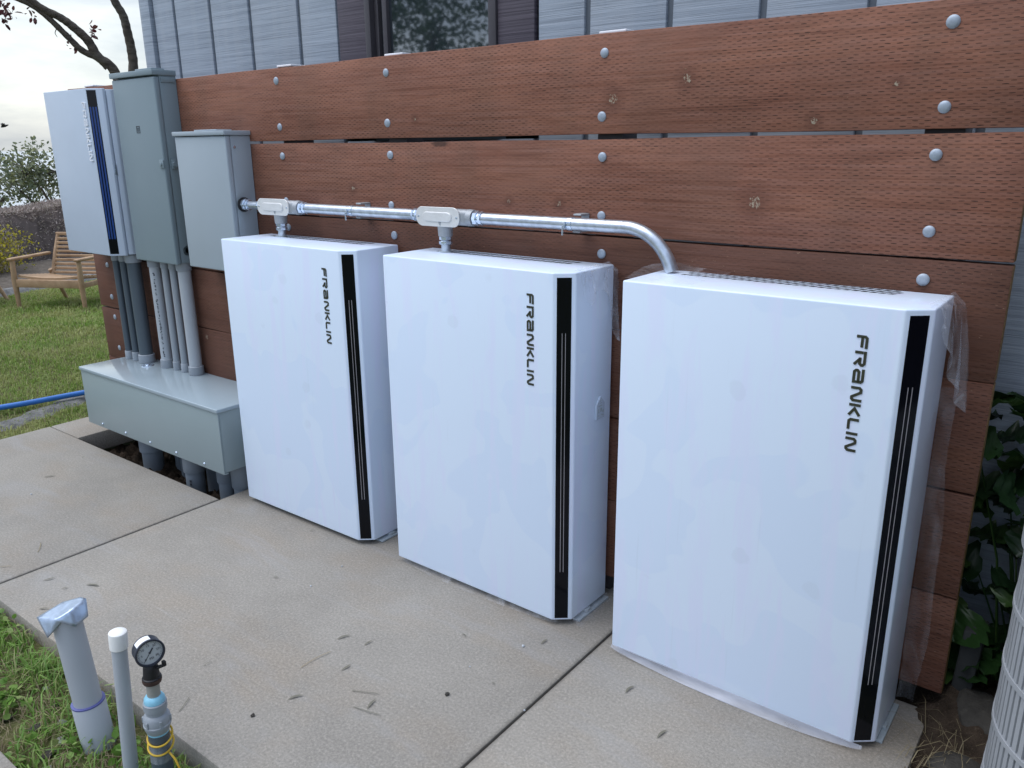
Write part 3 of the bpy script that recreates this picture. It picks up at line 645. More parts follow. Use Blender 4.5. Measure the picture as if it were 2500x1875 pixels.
B1 = battery((-1.1198, -.2691, Z0), .0042, 'smallest-looking white battery cabinet, beside the grey floor box', M['letter'])
B2 = battery((-.1803, -.2598, Z0), -.0116, 'middle white battery cabinet with a small pentagonal plate on its right side', M['letter'], tag_plate=True)
B3 = battery((.7697, -.2702, Z0), -.0004, 'nearest, largest-looking white battery cabinet, at the right end of the wall', M['letter'], vent_rows=3)

# ------------------------------------------------------------------ loose protective film on the cabinets
def sheet(name, fn, nu, nv, mat, label, jit=.003):
    jit *= .35
    V = []; F = []
    for i in range(nu + 1):
        for j in range(nv + 1):
            p = Vector(fn(i / nu, j / nv)); p += Vector(RNG.normal(size=3)) * jit; V.append(tuple(p))
    for i in range(nu):
        for j in range(nv): F.append((i * (nv + 1) + j, (i + 1) * (nv + 1) + j, (i + 1) * (nv + 1) + j + 1, i * (nv + 1) + j + 1))
    o = raw(name, V, F, mat, smooth=True); return tag(o, label, 'film', 'loose clear film on the battery cabinets')
sn = math.sin
# right rear corner of the nearest cabinet: a veil hanging from the top edge
b3 = Vector(B3.location)
def veil(u, v):
    y = C2 + .006 + (UD - C2 + .035) * u; top = UH + .006; drop = (.05 + .30 * max(0, u - .12) ** .7) * (1 - .30 * max(0, u - .88) / .12)
    z = top - drop * v; x = UW + .004 + (.010 + .040 * u) * v ** .4 + .010 * sn(u * 21 + v * 2) * v
    if v == 0: x = UW - .02 * (1 - u) - .002
    return b3 + Vector((x, y, z))
sheet('plastic_film', veil, 26, 12, M['film_milky'], 'milky plastic film hanging off the top right corner of the nearest cabinet', .0022)
def side3(u, v):   # tall clear fin standing off the rear right edge
    z = .02 + (UH - .25) * v; x = UW + .002 + u * (.045 + .012 * sn(v * 5)) + .003 * sn(v * 17 + u * 4); y = UD - .01 + .012 * sn(u * 3 + v * 6)
    return b3 + Vector((x, y, z))
sheet('plastic_film', side3, 8, 50, M['film'], 'tall strip of clear film standing off the right rear edge of the nearest cabinet', .0015)
def hump(u, v):
    x = -.004 + .20 * u; y = .02 + (UD) * v; z = UH + .003 + .030 * sn(math.pi * min(1, v * 1.0)) * (1 - u) * (.6 + .4 * sn(u * 11)) + (.018 if v > .85 else 0) * (1 - u)
    return b3 + Vector((x, y, z))
sheet('plastic_film', hump, 18, 10, M['film'], 'crumpled clear film bulging over the top left corner of the nearest cabinet', .0025)
def skirt(base, x0, x1, out_, sag, ph):
    def fn(u, v):
        x = x0 + (x1 - x0) * u; e = sn(math.pi * u) ** .6
        y = -.0015 - out_ * v * (.25 + .75 * e) + .0016 * sn(u * 9 + ph) * v; z = .006 - (.008 + sag * e) * v ** .8 + .001 * sn(u * 7 + ph)
        return base + Vector((x, y, max(z, -.0175)))
    return fn
sheet('plastic_film', skirt(b3, .0, UW - CC + .03, .020, .019, 0), 64, 6, M['skirt'], 'whitish film skirt sagging along the bottom edge of the nearest cabinet', .0003)
b2 = Vector(B2.location)
sheet('plastic_film', skirt(b2, .01, UW - CC + .02, .016, .018, 2), 48, 5, M['film'], 'clear film skirt along the bottom edge of the middle cabinet', .0003)
def side2(u, v):
    y = C2 + .01 + (UD + .02 - C2) * u; z = UH + .004 - (.02 + .20 * u + .05 * sn(u * 9)) * v; x = UW + .004 + .016 * u * v ** .6 + .006 * sn(u * 17 + v * 4) * v
    return b2 + Vector((x - (.03 * (1 - v) if v < .05 else 0), y, z))
sheet('plastic_film', side2, 22, 12, M['film_milky'], 'crinkled clear film over the upper right side of the middle cabinet', .0022)
def foot2(u, v):
    y = C2 - .01 + (UD - C2) * u; x = UW + .002 + .035 * v * (1 - .4 * u) + .004 * sn(u * 21); z = .01 - .027 * v ** .7
    return b2 + Vector((x, y, z))
sheet('plastic_film', foot2, 20, 5, M['film'], 'clear film fanned out at the right foot of the middle cabinet', .0016)

# ================================================================== CONDUIT RUN above the cabinets
CY, CZ, CR = -.075, 1.292, .0195
run = thing('conduit_run', (0, 0, 0), 'galvanised metal conduit run with two pale conduit bodies above the cabinets', 'conduit')
def xpipe(x0, x1, name='pipe', r=CR, mat='emt'): return MB().tube([(x0, CY, CZ), (x1, CY, CZ)], r, 20).build(name, M[mat], run)
def compression(x, s, par):   # compression coupling pointing along s*x
    hexprism(MB(), (x, CY, CZ), (s, 0, 0), .0255, .017, 8).lathe([(.017, .0205), (.024, .0205)], (x, CY, CZ), (s, 0, 0), 20).build('nut', M['zinc'], par)
    hexprism(MB(), (x + s * .024, CY, CZ), (s, 0, 0), .0235, .012, 8).build('nut', M['zinc'], par)
p0 = xpipe(-1.225, -1.07, r=.0165); p1 = xpipe(-.80, -.19); p2 = xpipe(.09, .66)
MB().lathe([(0, .031), (.006, .031), (.007, .027), (.008, .027)], (-1.2195, CY, CZ), (1, 0, 0), 24).build('sealing_ring', M['rubber'], p0)
compression(-1.211, 1, p0)
hexprism(MB(), (-1.105, CY, CZ), (1, 0, 0), .0235, .024, 8).build('nut', M['zinc'], p0)
# bend and drop into the nearest cabinet
bend = []; rad = .165; amax = math.acos((1.1722 - (CZ - rad)) / rad)
for k in range(15):
    a = amax * k / 14; bend.append((.66 + rad * sn(a), CY, CZ - rad + rad * math.cos(a)))
MB().tube([(.6601, CY, CZ)] + bend[1:], CR, 20).build('bent_pipe', M['emt'], run)
def body(x0, x1):
    xm = (x0 + x1) / 2
    t = MB().box((x0 + .006, CY - .022, CZ - .027), (x1 + .030, CY + .027, CZ + .027), .016, 4)
    t.lathe([(0, .029), (.022, .027)], (x1 + .024, CY, CZ), (1, 0, 0), 22)
    t.lathe([(0, .029), (.055, .025), (.056, .0235)], (xm + .012, CY, CZ - .012), (0, 0, -1), 22)
    b = t.build('conduit_body', M['cast'], run)
    w, h = (x1 - x0) / 2, .0335; pts = []
    for k in range(24):
        a = 2 * math.pi * k / 24; r_ = .030; px = (w - r_) * (1 if math.cos(a) > 0 else -1); pts.append((xm + px + r_ * math.cos(a), CZ + (h - r_) * (1 if sn(a) > 0 else -1) + r_ * sn(a)))
    cv = MB().prism(pts, CY - .0275, CY - .0225, 'y', .0008, 1)
    pts2 = [(xm + (px - xm) * .66, CZ + (pz - CZ) * .50) for px, pz in pts]; cv.prism(pts2, CY - .0318, CY - .0270, 'y', .0026, 2)
    cv.build('cover_plate', M['cover'], b, 20)
    for sx in (-1, 1): MB().lathe([(0, .0042), (.002, .0038), (.0026, .002)], (xm + sx * (w - .012), CY - .0274, CZ), (0, -1, 0), 12).build('screw', M['zinc'], b)
    return xm + .012
for (x0, x1) in ((-1.085, -.878), (-.165, .036)):
    xd = body(x0, x1)
    par = MB().tube([(xd, CY, 1.245), (xd, CY, 1.171)], .0165, 20).build('drop_pipe', M['emt'], run)
    hexprism(MB(), (xd, CY, 1.2245), (0, 0, -1), .0225, .013, 8).build('nut', M['zinc'], par)
    hexprism(MB(), (xd, CY, 1.209), (0, 0, -1), .0235, .013, 8).build('nut', M['zinc'], par)
    MB().lathe([(0, .0245), (.003, .0245), (.0035, .02)], (xd, CY, 1.1705), (0, 0, 1), 20).build('sealing_ring', M['bracket'], par)
compression(-.829, 1, p1); compression(-.163, -1, p1); compression(.085, 1, p2)
def strap(x):
    s = MB().box((x - .012, -.052, CZ + .0225), (x + .016, -.0005, CZ + .0285), .0015, 1).box((x - .012, -.056, CZ - .0285), (x + .016, -.0005, CZ - .0225), .0015, 1)
    s.box((x - .012, -.0055, CZ - .0224), (x + .016, -.0005, CZ + .0224), .0008, 1)
    b = s.build('strap', M['cast'], run)
    MB().lathe([(-.008, .0197), (-.008, .0212), (.008, .0212), (.008, .0197)], (x - .002, CY, CZ), (1, 0, 0), 22).box((x - .014, CY - .026, CZ - .012), (x - .011, CY - .014, CZ + .008), .0005).tube([(x - .020, CY - .024, CZ - .034), (x - .020, CY - .024, CZ - .006)], .003, 8).build('clamp_band', M['zinc'], b)
strap(-.52); strap(.475)

# ================================================================== LEFT GROUP OF BOXES
# pale grey square-faced switch box
bx = thing('switch_box', (0, 0, 0), 'pale grey metal box with an overhanging lid, joined to the metal conduit', 'electrical box')
MB().box((-1.612, -.100, 1.003), (-1.232, -.001, 1.578), .004).build('body', M['disc'], bx)
MB().prism([(-1.614, 1.0), (-1.230, 1.0), (-1.230, 1.576), (-1.614, 1.576)], -.126, -.1005, 'y', .006, 3).build('cover', M['disc'], bx)
MB().box((-1.620, -.134, 1.5785), (-1.224, -.002, 1.597), .003).build('lid', M['disc'], bx)
MB().box((-1.50, -.098, 1.5975), (-1.33, -.020, 1.604), .003).build('hub_plate', M['disc'], bx)
MB().lathe([(0, .007), (.003, .006), (.004, .003)], (-1.2322, -.085, 1.531), (1, 0, 0), 12).build('screw', M['zinc'], bx)
# tall grey panel
tb = thing('tall_panel', (0, 0, 0), 'tall grey-green metal panel box, highest of the boxes, with a hasp', 'electrical panel')
TX0, TX1 = -2.120, -1.748
MB().box((TX0 + .006, -.085, .997), (TX1 - .003, -.001, 1.85), .004).build('body', M['tall'], tb)
cv = MB().prism([(TX0, .992), (TX1, .992), (TX1, 1.838), (TX0, 1.838)], -.113, -.0855, 'y', .007, 3).build('cover', M['tall'], tb)
MB().box((TX0 - .004, -.120, 1.8445), (TX1 + .004, -.002, 1.868), .003).build('lid', M['tall'], tb)
MB().box((TX1 - .0029, -.078, 1.815), (TX1 + .001, -.010, 1.838), .0015).build('side_flange', M['tall'], tb)
MB().box((-1.93, -.095, 1.8685), (-1.79, -.030, 1.878), .003).build('hub_plate', M['tall'], tb)
e = MB(); ex, ez, w, h = -1.934, 1.613, .015, .016
for (a0, a1, b0, b1) in ((-w, w, h - .003, h), (-w, w, -h, -h + .003), (-w, -w + .003, -h + .003, h - .003), (w - .003, w, -h + .003, h - .003), (-.006, .006, .006, .0085), (-.006, .006, -.0085, -.006), (-.006, -.0035, -.006, .006), (.0035, .006, -.006, .006)):
    e.box((ex + a0, -.1142, ez + b0), (ex + a1, -.1125, ez + b1))
e.build('emblem', M['ink'], cv, None)
hs0 = MB().box((TX1 - .030, -.120, 1.440), (TX1 + .004, -.1135, 1.476), .002).lathe([(0, .009), (.004, .009), (.005, .006)], (TX1 - .014, -.120, 1.458), (0, -1, 0), 14)
hs0.build('hasp', M['tall'], tb)
hs = MB().box((TX1 - .002, -.078, 1.436), (TX1 + .010, -.055, 1.480), .002).lathe([(0, .012), (.012, .012)], (TX1 + .008, -.066, 1.458), (1, 0, 0), 14)
hs.build('hasp_bracket', M['tall'], tb)
kb = MB()
for rr in (.026, .018): 
    kb.lathe([(0, rr), (.0012, rr), (.0012, rr - .002), (0, rr - .002)], (TX1 - .0030, -.045, 1.055), (1, 0, 0), 22)
kb.build('knockout', M['tall'], tb)
# white gateway cabinet
gb = thing('gateway_cabinet', (0, 0, 0), 'white wall cabinet with blue-lit black strip, leftmost of the boxes', 'wall cabinet')
GX0, GX1, GY, GZ0, GZ1 = -2.712, -2.205, -.170, 1.005, 1.808
cx_ = GX1 - .062
MB().prism([(GX0, GY), (cx_, GY), (GX1, GY + .050), (GX1, GY + .064), (GX0, GY + .064)], GZ0, GZ1, 'z', .003, 3).build('door', M['gate_white'], gb)
MB().prism([(GX0 + .004, GY + .067), (GX1 + .001, GY + .067), (GX1 + .012, GY + .085), (GX1 + .012, -.004), (GX0 + .004, -.004)], GZ0 + .004, GZ1 - .004, 'z', .003, 2).build('body', M['gate_white'], gb)
u = Vector((GX1 - cx_, .050, 0)); UL = u.length; u.normalize(); nr = Vector((u.y, -u.x, 0)); o0 = Vector((cx_, GY, 0))
def gslab(a0, a1, z0, z1, d0, d1):
    mb = MB(); vs = []
    for d in (d0, d1):
        for a, z in ((a0, z0), (a1, z0), (a1, z1), (a0, z1)): p = o0 + u * (a * UL) + nr * d; vs.append((p.x, p.y, z))
    return mb.add(vs, [(3, 2, 1, 0), (4, 5, 6, 7), (0, 1, 5, 4), (1, 2, 6, 5), (2, 3, 7, 6), (3, 0, 4, 7)])
st = gslab(.04, .60, GZ0 + .010, GZ1 - .008, -.002, .0009).build('light_strip', M['strip'], gb, None)
for a in (.10, .27, .44): gslab(a, a + .10, GZ0 + .085, GZ1 - .085, .0008, .0015).build('light_line', M['blue'], st, None)
mb = MB(); word(mb, -2.318, -2.286, GY, .005, .965, .703); mb.build('lettering', M['letter_white'], gb, None)
MB().box((GX1 - .001, GY + .054, 1.405), (GX1 + .004, GY + .066, 1.452), .001).build('latch', M['zinc'], gb)

# long grey floor box
fb = thing('floor_box', (0, 0, 0), 'long low grey metal box on the patio with conduits rising from its lid', 'wiring box')
FX0, FX1, FY, FZ0, FZ1 = -2.458, -1.208, -.320, .117, .427
MB().box((FX0 + .006, FY + .006, FZ0 + .006), (FX1 - .004, -.004, FZ1 - .006), .004).build('body', M['gut'], fb)
MB().box((FX0, FY - .002, FZ0), (FX1 - .002, FY + .0055, FZ1 - .020), .002).box((FX0, FY + .0055, FZ0 - .0005), (FX1 - .002, FY + .02, FZ0 + .0055)).build('front_panel', M['gut'], fb)
MB().prism([(FX0 - .005, FZ1 - .018), (FX1 + .003, FZ1 - .018), (FX1 + .003, FZ1), (FX0 - .005, FZ1)], FY - .008, -.001, 'y', .0035, 3).build('lid', M['gutlid'], fb)
for x in (-2.302, -2.065, -1.830, -1.596, -1.362): MB().lathe([(0, .007), (.002, .007), (.0045, .005), (.006, .0025)], (x, FY - .002, .137), (0, -1, 0), 14).build('screw', M['zinc'], fb)
MB().lathe([(0, .032), (.003, .031), (.004, .012), (.008, .010), (.009, .004)], (-2.180, -.10, FZ1), (0, 0, 1), 24).build('plug', M['zinc'], fb)

# conduits between boxes and floor box
def conduit(x, y, r, ztop, mat, label, zbot=FZ1, marks=False):
    t = thing('conduit_pipe', (x, y, zbot), label, 'conduit', 'plastic conduits between the wall boxes and the floor box')
    H = ztop - zbot
    pp_ = MB().tube([(0, 0, .01), (0, 0, H - .004)], r, 24).build('pipe', M[mat], t)
    MB().lathe([(.0005, r * 1.18), (.003, r * 1.22), (.043, r * 1.20), (.045, r * 1.12)], (0, 0, 0), (0, 0, 1), 24).build('coupling', M['pvcmid' if mat != 'pvc' else 'pvcmid'], t)
    MB().lathe([(.0, r * 1.12), (.002, r * 1.2), (.040, r * 1.20), (.041, r * 1.12)], (0, 0, H - .042), (0, 0, 1), 24).build('coupling', M['pvcmid'], t)
    if marks:   # run of tiny printed characters up the pipe
        mk = MB(); z = .06
        while z < H - .07:
            if random.random() < .82:
                for q in range(random.choice((1, 2, 2))):
                    a = R(-52) + random.uniform(-.10, .10); hh = random.uniform(.003, .007); p = Vector((math.cos(a), sn(a), 0)); tq = Vector((-sn(a), math.cos(a), 0)); ww = random.uniform(.001, .004)
                    c = p * (r + .0005) + Vector((0, 0, z + random.uniform(-.002, .002)))
                    mk.add([c - tq * ww, c + tq * ww, c + tq * ww + Vector((0, 0, hh)), c - tq * ww + Vector((0, 0, hh))], [(0, 1, 2, 3)])
            z += .0085
        ink_onto(pp_, mk, M['ink'])
    return t
conduit(-2.407, -.075, .0178, 1.004, 'pvcdark', 'thin dark grey conduit, leftmost on the floor box')
conduit(-2.341, -.070, .0180, 1.004, 'pvcdark', 'thin dark grey conduit, right beside the thick dark one')
conduit(-2.254, -.060, .0345, 1.004, 'pvcdark', 'thick dark grey conduit, the only thick one of the dark pipes')
conduit(-2.066, -.050, .0285, .996, 'pvc', 'light grey conduit with printed lettering along it', marks=True)
conduit(-1.972, -.050, .0180, .996, 'pvcmid', 'thin grey conduit right beside the pipe with printed lettering')
conduit(-1.898, -.050, .0175, .996, 'pvcmid', 'thin grey conduit left of the thick pale rightmost one')
conduit(-1.807, -.045, .0308, .996, 'pvc', 'thick pale grey conduit, rightmost on the floor box')

def stub(x, y, r, label, tilt=0., marks=False):
    t = thing('conduit_stub', (x, y, -.16), label, 'conduit', 'grey conduits rising from the trench under the floor box')
    pp_ = MB().tube([(-tilt, tilt * .4, 0), (0, 0, .276)], r, 22).build('pipe', M['pvcunder'], t)
    MB().lathe([(0, r * 1.14), (.002, r * 1.17), (.115, r * 1.17)], (0, 0, .160 if not marks else .182), (0, 0, 1), 22).build('coupling', M['pvcunder'], t)
    if marks:
        mk = MB()
        for z in (.05, .075, .10, .118, .135):
            a = R(-58); p = Vector((math.cos(a), sn(a), 0)); q = Vector((-sn(a), math.cos(a), 0)); c = p * (r + .0006) + Vector((-tilt * (1 - z / .276), 0, z))
            mk.add([c - q * .005, c + q * .005, c + q * .005 + Vector((0, 0, .012)), c - q * .005 + Vector((0, 0, .012))], [(0, 1, 2, 3)])
        ink_onto(pp_, mk, M['ink'])
stub(-2.085, -.19, .052, 'thick conduit stub standing alone in the trench under the floor box')
stub(-2.00, -.09, .024, 'thin conduit stub behind the thick lone one in the trench')
stub(-1.905, -.12, .020, 'thinnest conduit stub, left of the front printed stub')
stub(-1.592, -.245, .044, 'front conduit stub with printed marks, nearest the trench edge', .012, True)
stub(-1.625, -.12, .040, 'conduit stub half hidden behind the front printed stub')
stub(-1.40, -.20, .036, 'conduit stub under the right corner of the floor box')
stub(-1.285, -.19, .040, 'conduit stub at the right trench wall, clear of the floor box corner')
stub(-1.262, -.09, .034, 'rearmost conduit stub, against the left edge of the first cabinet')

# soil crumbs
def rock(name, loc, s, mat, label=None, cat=None, group=None, seed=0, sub=2, flat=.7):
    bm = bmesh.new(); bmesh.ops.create_icosphere(bm, subdivisions=sub, radius=1); rg = np.random.default_rng(seed); d = rg.normal(size=(7, 3)); k = rg.uniform(.55, .95, 7)
    d /= np.linalg.norm(d, axis=1)[:, None]
    for v in bm.verts:
        for a, b in zip(d, k):
            e = v.co.dot(Vector(a))
            if e > b: v.co -= Vector(a) * (e - b)
        v.co += Vector(rg.normal(size=3)) * .03
        v.co = Vector((v.co.x * s[0], v.co.y * s[1], v.co.z * s[2]))
    o = MB().bm(bm).build(name, mat, None, 30, loc); o.rotation_euler = (0, 0, rg.uniform(0, 6))
    return tag(o, label, cat, group)

# ------------------------------------------------------------------ blue hose
hz = lambda x, y: gz(x, y) + .045
hp = [(-4.3, -2.2), (-3.85, -1.1), (-3.60, -.34), (-3.49, .06), (-3.36, .5), (-3.30, 1.1)]
tag(MB().tube(smooth_path([(x, y, hz(x, y) + .004) for x, y in hp], 10), .0175, 14).build('hose', M['hose'], None, 60), 'blue garden hose lying across the lawn left of the floor box', 'hose')

# ------------------------------------------------------------------ teak armchairs
def chair(label, loc, rz):
    t = thing('garden_chair', loc, label, 'chair', 'slatted wooden armchairs on the lawn', rz)
    W, D = .74, .52    # local: front at y=0, back at y=D, x across
    for sx in (0, W):
        g = 1 if sx == 0 else -1
        MB().tube([(sx, 0, -.05), (sx, .0, .28), (sx, .01, .480)], [.018, .028, .022], 12).build('leg', M['teak'], t)
        MB().tube([(sx + g * .05, D + .13, -.05), (sx + g * .04, D + .0, .24), (sx + g * .035, D - .05, .33)], [.017, .024, .022], 12).build('leg', M['teak'], t)
        MB().box((sx - .030, -.030, .4805), (sx + .030, D + .02, .508), .011, 3).build('armrest', M['teak'], t)
        MB().box((sx - .014, .029, .215), (sx + .014, D - .03, .265), .005).build('side_rail', M['teak'], t)
        MB().tube([(sx + g * .055, D - .06, .22), (sx + g * .055, D + .03, .46), (sx + g * .055, D + .13, .685)], [.022, .021, .018], 10).build('backrest_post', M['teak'], t)
    MB().box((.018, -.014, .215), (W - .018, .014, .295), .006).build('front_rail', M['teak'], t)
    st = MB(); n = 8
    for k in range(n):
        y = .018 + .056 * k; z0 = .322 - .06 * (y / .5)
        for a in range(8):
            xa, xb = .03 + (W - .06) * a / 8, .03 + (W - .06) * (a + 1) / 8; f = lambda x: z0 - .03 * (1 - ((x - W / 2) / (W / 2)) ** 2)
            st.add([(xa, y, f(xa)), (xb, y, f(xb)), (xb, y + .046, f(xb)), (xa, y + .046, f(xa)), (xa, y, f(xa) + .022), (xb, y, f(xb) + .022), (xb, y + .046, f(xb) + .022), (xa, y + .046, f(xa) + .022)], [(3, 2, 1, 0), (4, 5, 6, 7), (0, 1, 5, 4), (1, 2, 6, 5), (2, 3, 7, 6), (3, 0, 4, 7)])
    st.build('seat', M['teak'], t)
    sl = MB()
    for k in range(9):
        h = .285 + .042 * k; y = D - .06 + .19 * (h - .22) / .465
        sl.box((.06, y - .012, h), (W - .06, y + .006, h + .026), .004, 1)
    sl.box((.04, D + .108, .668), (W - .04, D + .138, .700), .006, 2)
    sl.build('backrest_slats', M['teak'], t)
    return t
ca = R(28)
c1 = chair('slatted wooden armchair facing the patio, in front of the dry hedge', (-7.02, 1.165, gz(-7.0, 1.2)), ca)
c2 = copy_tree(c1); c2['label'] = 'slatted wooden armchair cut off by the left edge, only a back leg and rail showing'
c2.location = (-8.16, .86, gz(-7.9, 1.0)); c2.rotation_euler = (0, 0, R(-37))

# ------------------------------------------------------------------ hedge, blooms, coastal shrubs
hedge = thing('hedge', (-10.4, 2.6, 0), 'long clipped brown dry hedge behind the armchairs', 'hedge')
def ang(y): return -10.30 + (y - 2.6) * -.30
core = MB()
xs = []
ny = 60
V = []; F = []
for j in range(ny + 1):
    y = -3.5 + 12.5 * j / ny; 
    for k in range(9):
        a = math.pi * k / 8; hh = .72 + .03 * sn(y * 2.1); V.append((ang(y) - .45 + .45 * math.cos(a) + RNG.normal() * .02 + 10.4, y - 2.6, gz(-10.4, y) + hh * min(1, sn(a) * 1.8) + RNG.normal() * .015))
    if j:
        for k in range(8): F.append(((j - 1) * 9 + k, j * 9 + k, j * 9 + k + 1, (j - 1) * 9 + k + 1))
raw('branches', V, F, M['hedgecore'], hedge)
n = 30000; y = RNG.uniform(-1.0, 6.0, n); a = np.pi * RNG.uniform(-.02, .75, n); rr = RNG.uniform(.93, 1.10, n)
hh = .73 + .03 * np.sin(y * 2.1); P = np.stack([ang(y) - .45 + .46 * np.cos(a) * rr + 10.4, y - 2.6, np.array([gz(-10.4, q) for q in y]) + hh * np.minimum(1, np.sin(a) * 1.8 + .02) * (.97 + .06 * rr)], -1)
P[:, 0] += .05 * np.sin(y * 5.1 + P[:, 2] * 7); 
leafcards(P, (.02, .055), 'foliage', M['hedge'], hedge, aspect=.30)
def bloom(loc, rad, n, label):
    t = thing('flowering_shrub', loc, label, 'shrub', 'yellow flowering shrubs by the hedge')
    d = RNG.normal(size=(n, 3)); d /= np.linalg.norm(d, axis=1)[:, None]; r = RNG.random(n) ** .4
    cl = 1 + .35 * np.sin(d[:, 0] * 7 + 1) * np.sin(d[:, 1] * 6) ; P = d * (r * cl)[:, None] * np.array(rad); P[:, 2] = P[:, 2] + rad[2] * .9
    leafcards(P[P[:, 2] > 0], (.02, .05), 'foliage', M['yellowleaf'], t, aspect=.5)
    k = int(n * .7); d = RNG.normal(size=(k, 3)); d /= np.linalg.norm(d, axis=1)[:, None]; P = d * (RNG.random(k) ** .4)[:, None] * np.array(rad) * .98; P[:, 2] += rad[2] * .8
    leafcards(P[P[:, 2] > 0], (.02, .05), 'dry_twigs', M['hedge'], t, aspect=.25)
    mb = MB()
    for k in range(10):
        a = R(36 * k); mb.tube([(0, 0, -.03), (math.cos(a) * rad[0] * .4, sn(a) * rad[1] * .4, rad[2] * .8), (math.cos(a) * rad[0] * .7, sn(a) * rad[1] * .7, rad[2] * 1.3)], [.012, .008, .003], 6)
    mb.build('stem', M['bark'], t)
bloom((-9.62, 1.70, gz(-9.6, 1.7)), (.42, .62, .36), 4200, 'yellow flowering shrub against the front of the dry hedge')
bloom((-8.75, 1.12, gz(-8.7, 1.1)), (.25, .34, .23), 1500, 'small yellow shrub at the left edge, in front of the hedge')

def crown_tree(name, label, cat, loc, group, trunk, lobes, n, lsize, mat, seed, gapk=.5):
    t = thing(name, loc, label, cat, group); rg = np.random.default_rng(seed); mb = MB(); Ps = []
    for (tp, rs) in trunk: mb.tube(smooth_path(tp, 5), [rs[0] + (rs[1] - rs[0]) * i / (5 * (len(tp) - 1)) for i in range(5 * (len(tp) - 1) + 1)], 9)
    tw = []
    for (c, r) in lobes:
        m = int(n / len(lobes)); k = max(6, int(m / 26)); d = rg.normal(size=(k, 3)); d /= np.linalg.norm(d, axis=1)[:, None]; cc = np.array(c) + d * (rg.random(k) ** .45)[:, None] * np.array(r)
        for q in cc:
            w = int(26 * rg.uniform(.4, 1.5)); Ps.append(q + rg.normal(size=(w, 3)) * np.array(r) * gapk * .26)
        for q in cc[:10]: mb.tube([c, tuple((np.array(c) * .5 + q * .5) + rg.normal(size=3) * .04), tuple(q)], [.016, .010, .004], 6)
    mb.build('trunk', M['bark'], t); leafcards(np.concatenate(Ps), lsize, 'crown', mat, t, aspect=.5); return t
G = 'coastal shrubs beyond the hedge'
zt = gz(-15.2, 4.2)
def shrubtrunks(k, h, sp): return [([(0, 0, -.1), (sn(i * 2.4) * sp * .3, math.cos(i * 2.4) * sp * .3, h * .5), (sn(i * 2.4) * sp, math.cos(i * 2.4) * sp, h)], (.05, .018)) for i in range(k)]
crown_tree('coastal_tree', 'spreading grey-green shrubby tree rising beyond the middle of the hedge', 'tree', (-15.2, 3.5, zt), G, shrubtrunks(6, 1.5, .9), [((0, 0, 1.85), (.8, .95, .62)), ((.1, 1.0, 1.75), (.7, .8, .60)), ((0, -1.0, 1.75), (.7, .8, .55)), ((-.3, .2, 2.2), (.5, .6, .28))], 3600, (.05, .10), M['olive'], 3, .8)
crown_tree('coastal_tree', 'yellow-green shrubby tree beyond the hedge, beside the white wall cabinet', 'tree', (-14.4, 5.0, gz(-14.4, 5.0)), G, shrubtrunks(5, 1.3, .7), [((0, 0, 1.55), (.6, .7, .55)), ((.1, .7, 1.6), (.55, .6, .50)), ((0, -.55, 1.6), (.4, .5, .45))], 2600, (.05, .10), M['olive'], 5, .8)
crown_tree('coastal_tree', 'grey shrubby tree beyond the hedge at the left edge of the view', 'tree', (-15.8, 1.6, gz(-15.8, 1.6)), G, shrubtrunks(5, 1.6, .9), [((0, 0, 2.0), (.8, .9, .62)), ((.1, -1.0, 2.1), (.7, .8, .6)), ((0, .7, 1.95), (.6, .6, .5))], 3000, (.05, .10), M['olive'], 8, .8)

# plum tree whose limbs rise behind the boxes
pt = thing('plum_tree', (-3.76, .86, gz(-3.76, .86)), 'young plum tree with bare grey limbs and dark red leaves behind the boxes', 'tree')
b = Vector(pt.location); L = lambda *p: Vector(p) - b
mb = MB()
def limb(pts, r0, r1):
    P = smooth_path(pts, 7); n = len(P); mb.tube(P, [(r0 + (r1 - r0) * i / (n - 1)) * (1 + .05 * sn(i * 1.9)) for i in range(n)], 12)
limb([L(-3.76, .86, -.12), L(-3.755, .87, .6), L(-3.745, .85, 1.3), L(-3.755, .82, 1.75)], .085, .062)
limb([L(-3.755, .82, 1.72), L(-3.774, .784, 2.022), L(-3.805, .70, 2.115), L(-3.822, .655, 2.215), L(-3.849, .575, 2.300), L(-3.871, .517, 2.345), L(-3.908, .419, 2.400), L(-3.93, .33, 2.50), L(-3.97, .2, 2.75), L(-4.0, .05, 3.2)], .034, .017)
limb([L(-3.79, .75, 2.05), L(-3.812, .70, 2.108), L(-3.845, .619, 2.152), L(-3.875, .546, 2.240), L(-3.904, .455, 2.345), L(-3.929, .367, 2.412), L(-3.96, .22, 2.46), L(-4.05, -.1, 2.55), L(-4.15, -.5, 2.75)], .024, .012)
limb([L(-3.75, .83, 1.7), L(-3.719, .884, 2.033), L(-3.707, .884, 2.158), L(-3.700, .869, 2.274), L(-3.697, .852, 2.374), L(-3.706, .811, 2.462), L(-3.72, .76, 2.65), L(-3.70, .70, 3.1)], .033, .022)
limb([L(-3.96, .22, 2.46), L(-4.0, .19, 2.44), L(-3.99, .235, 2.40), L(-3.985, .255, 2.36), L(-4.0, .236, 2.30)], .006, .002)
limb([L(-3.816, .665, 2.21), L(-3.80, .68, 2.25), L(-3.81, .675, 2.29)], .004, .0015)
limb([L(-3.885, .50, 2.28), L(-3.90, .49, 2.25), L(-3.90, .50, 2.225)], .003, .0015)
mb.build('trunk', M['bark'], pt)
tw = []
def sprig(c, n, s): 
    for _ in range(n): tw.append(np.array(L(*c)) + RNG.normal(size=3) * s)
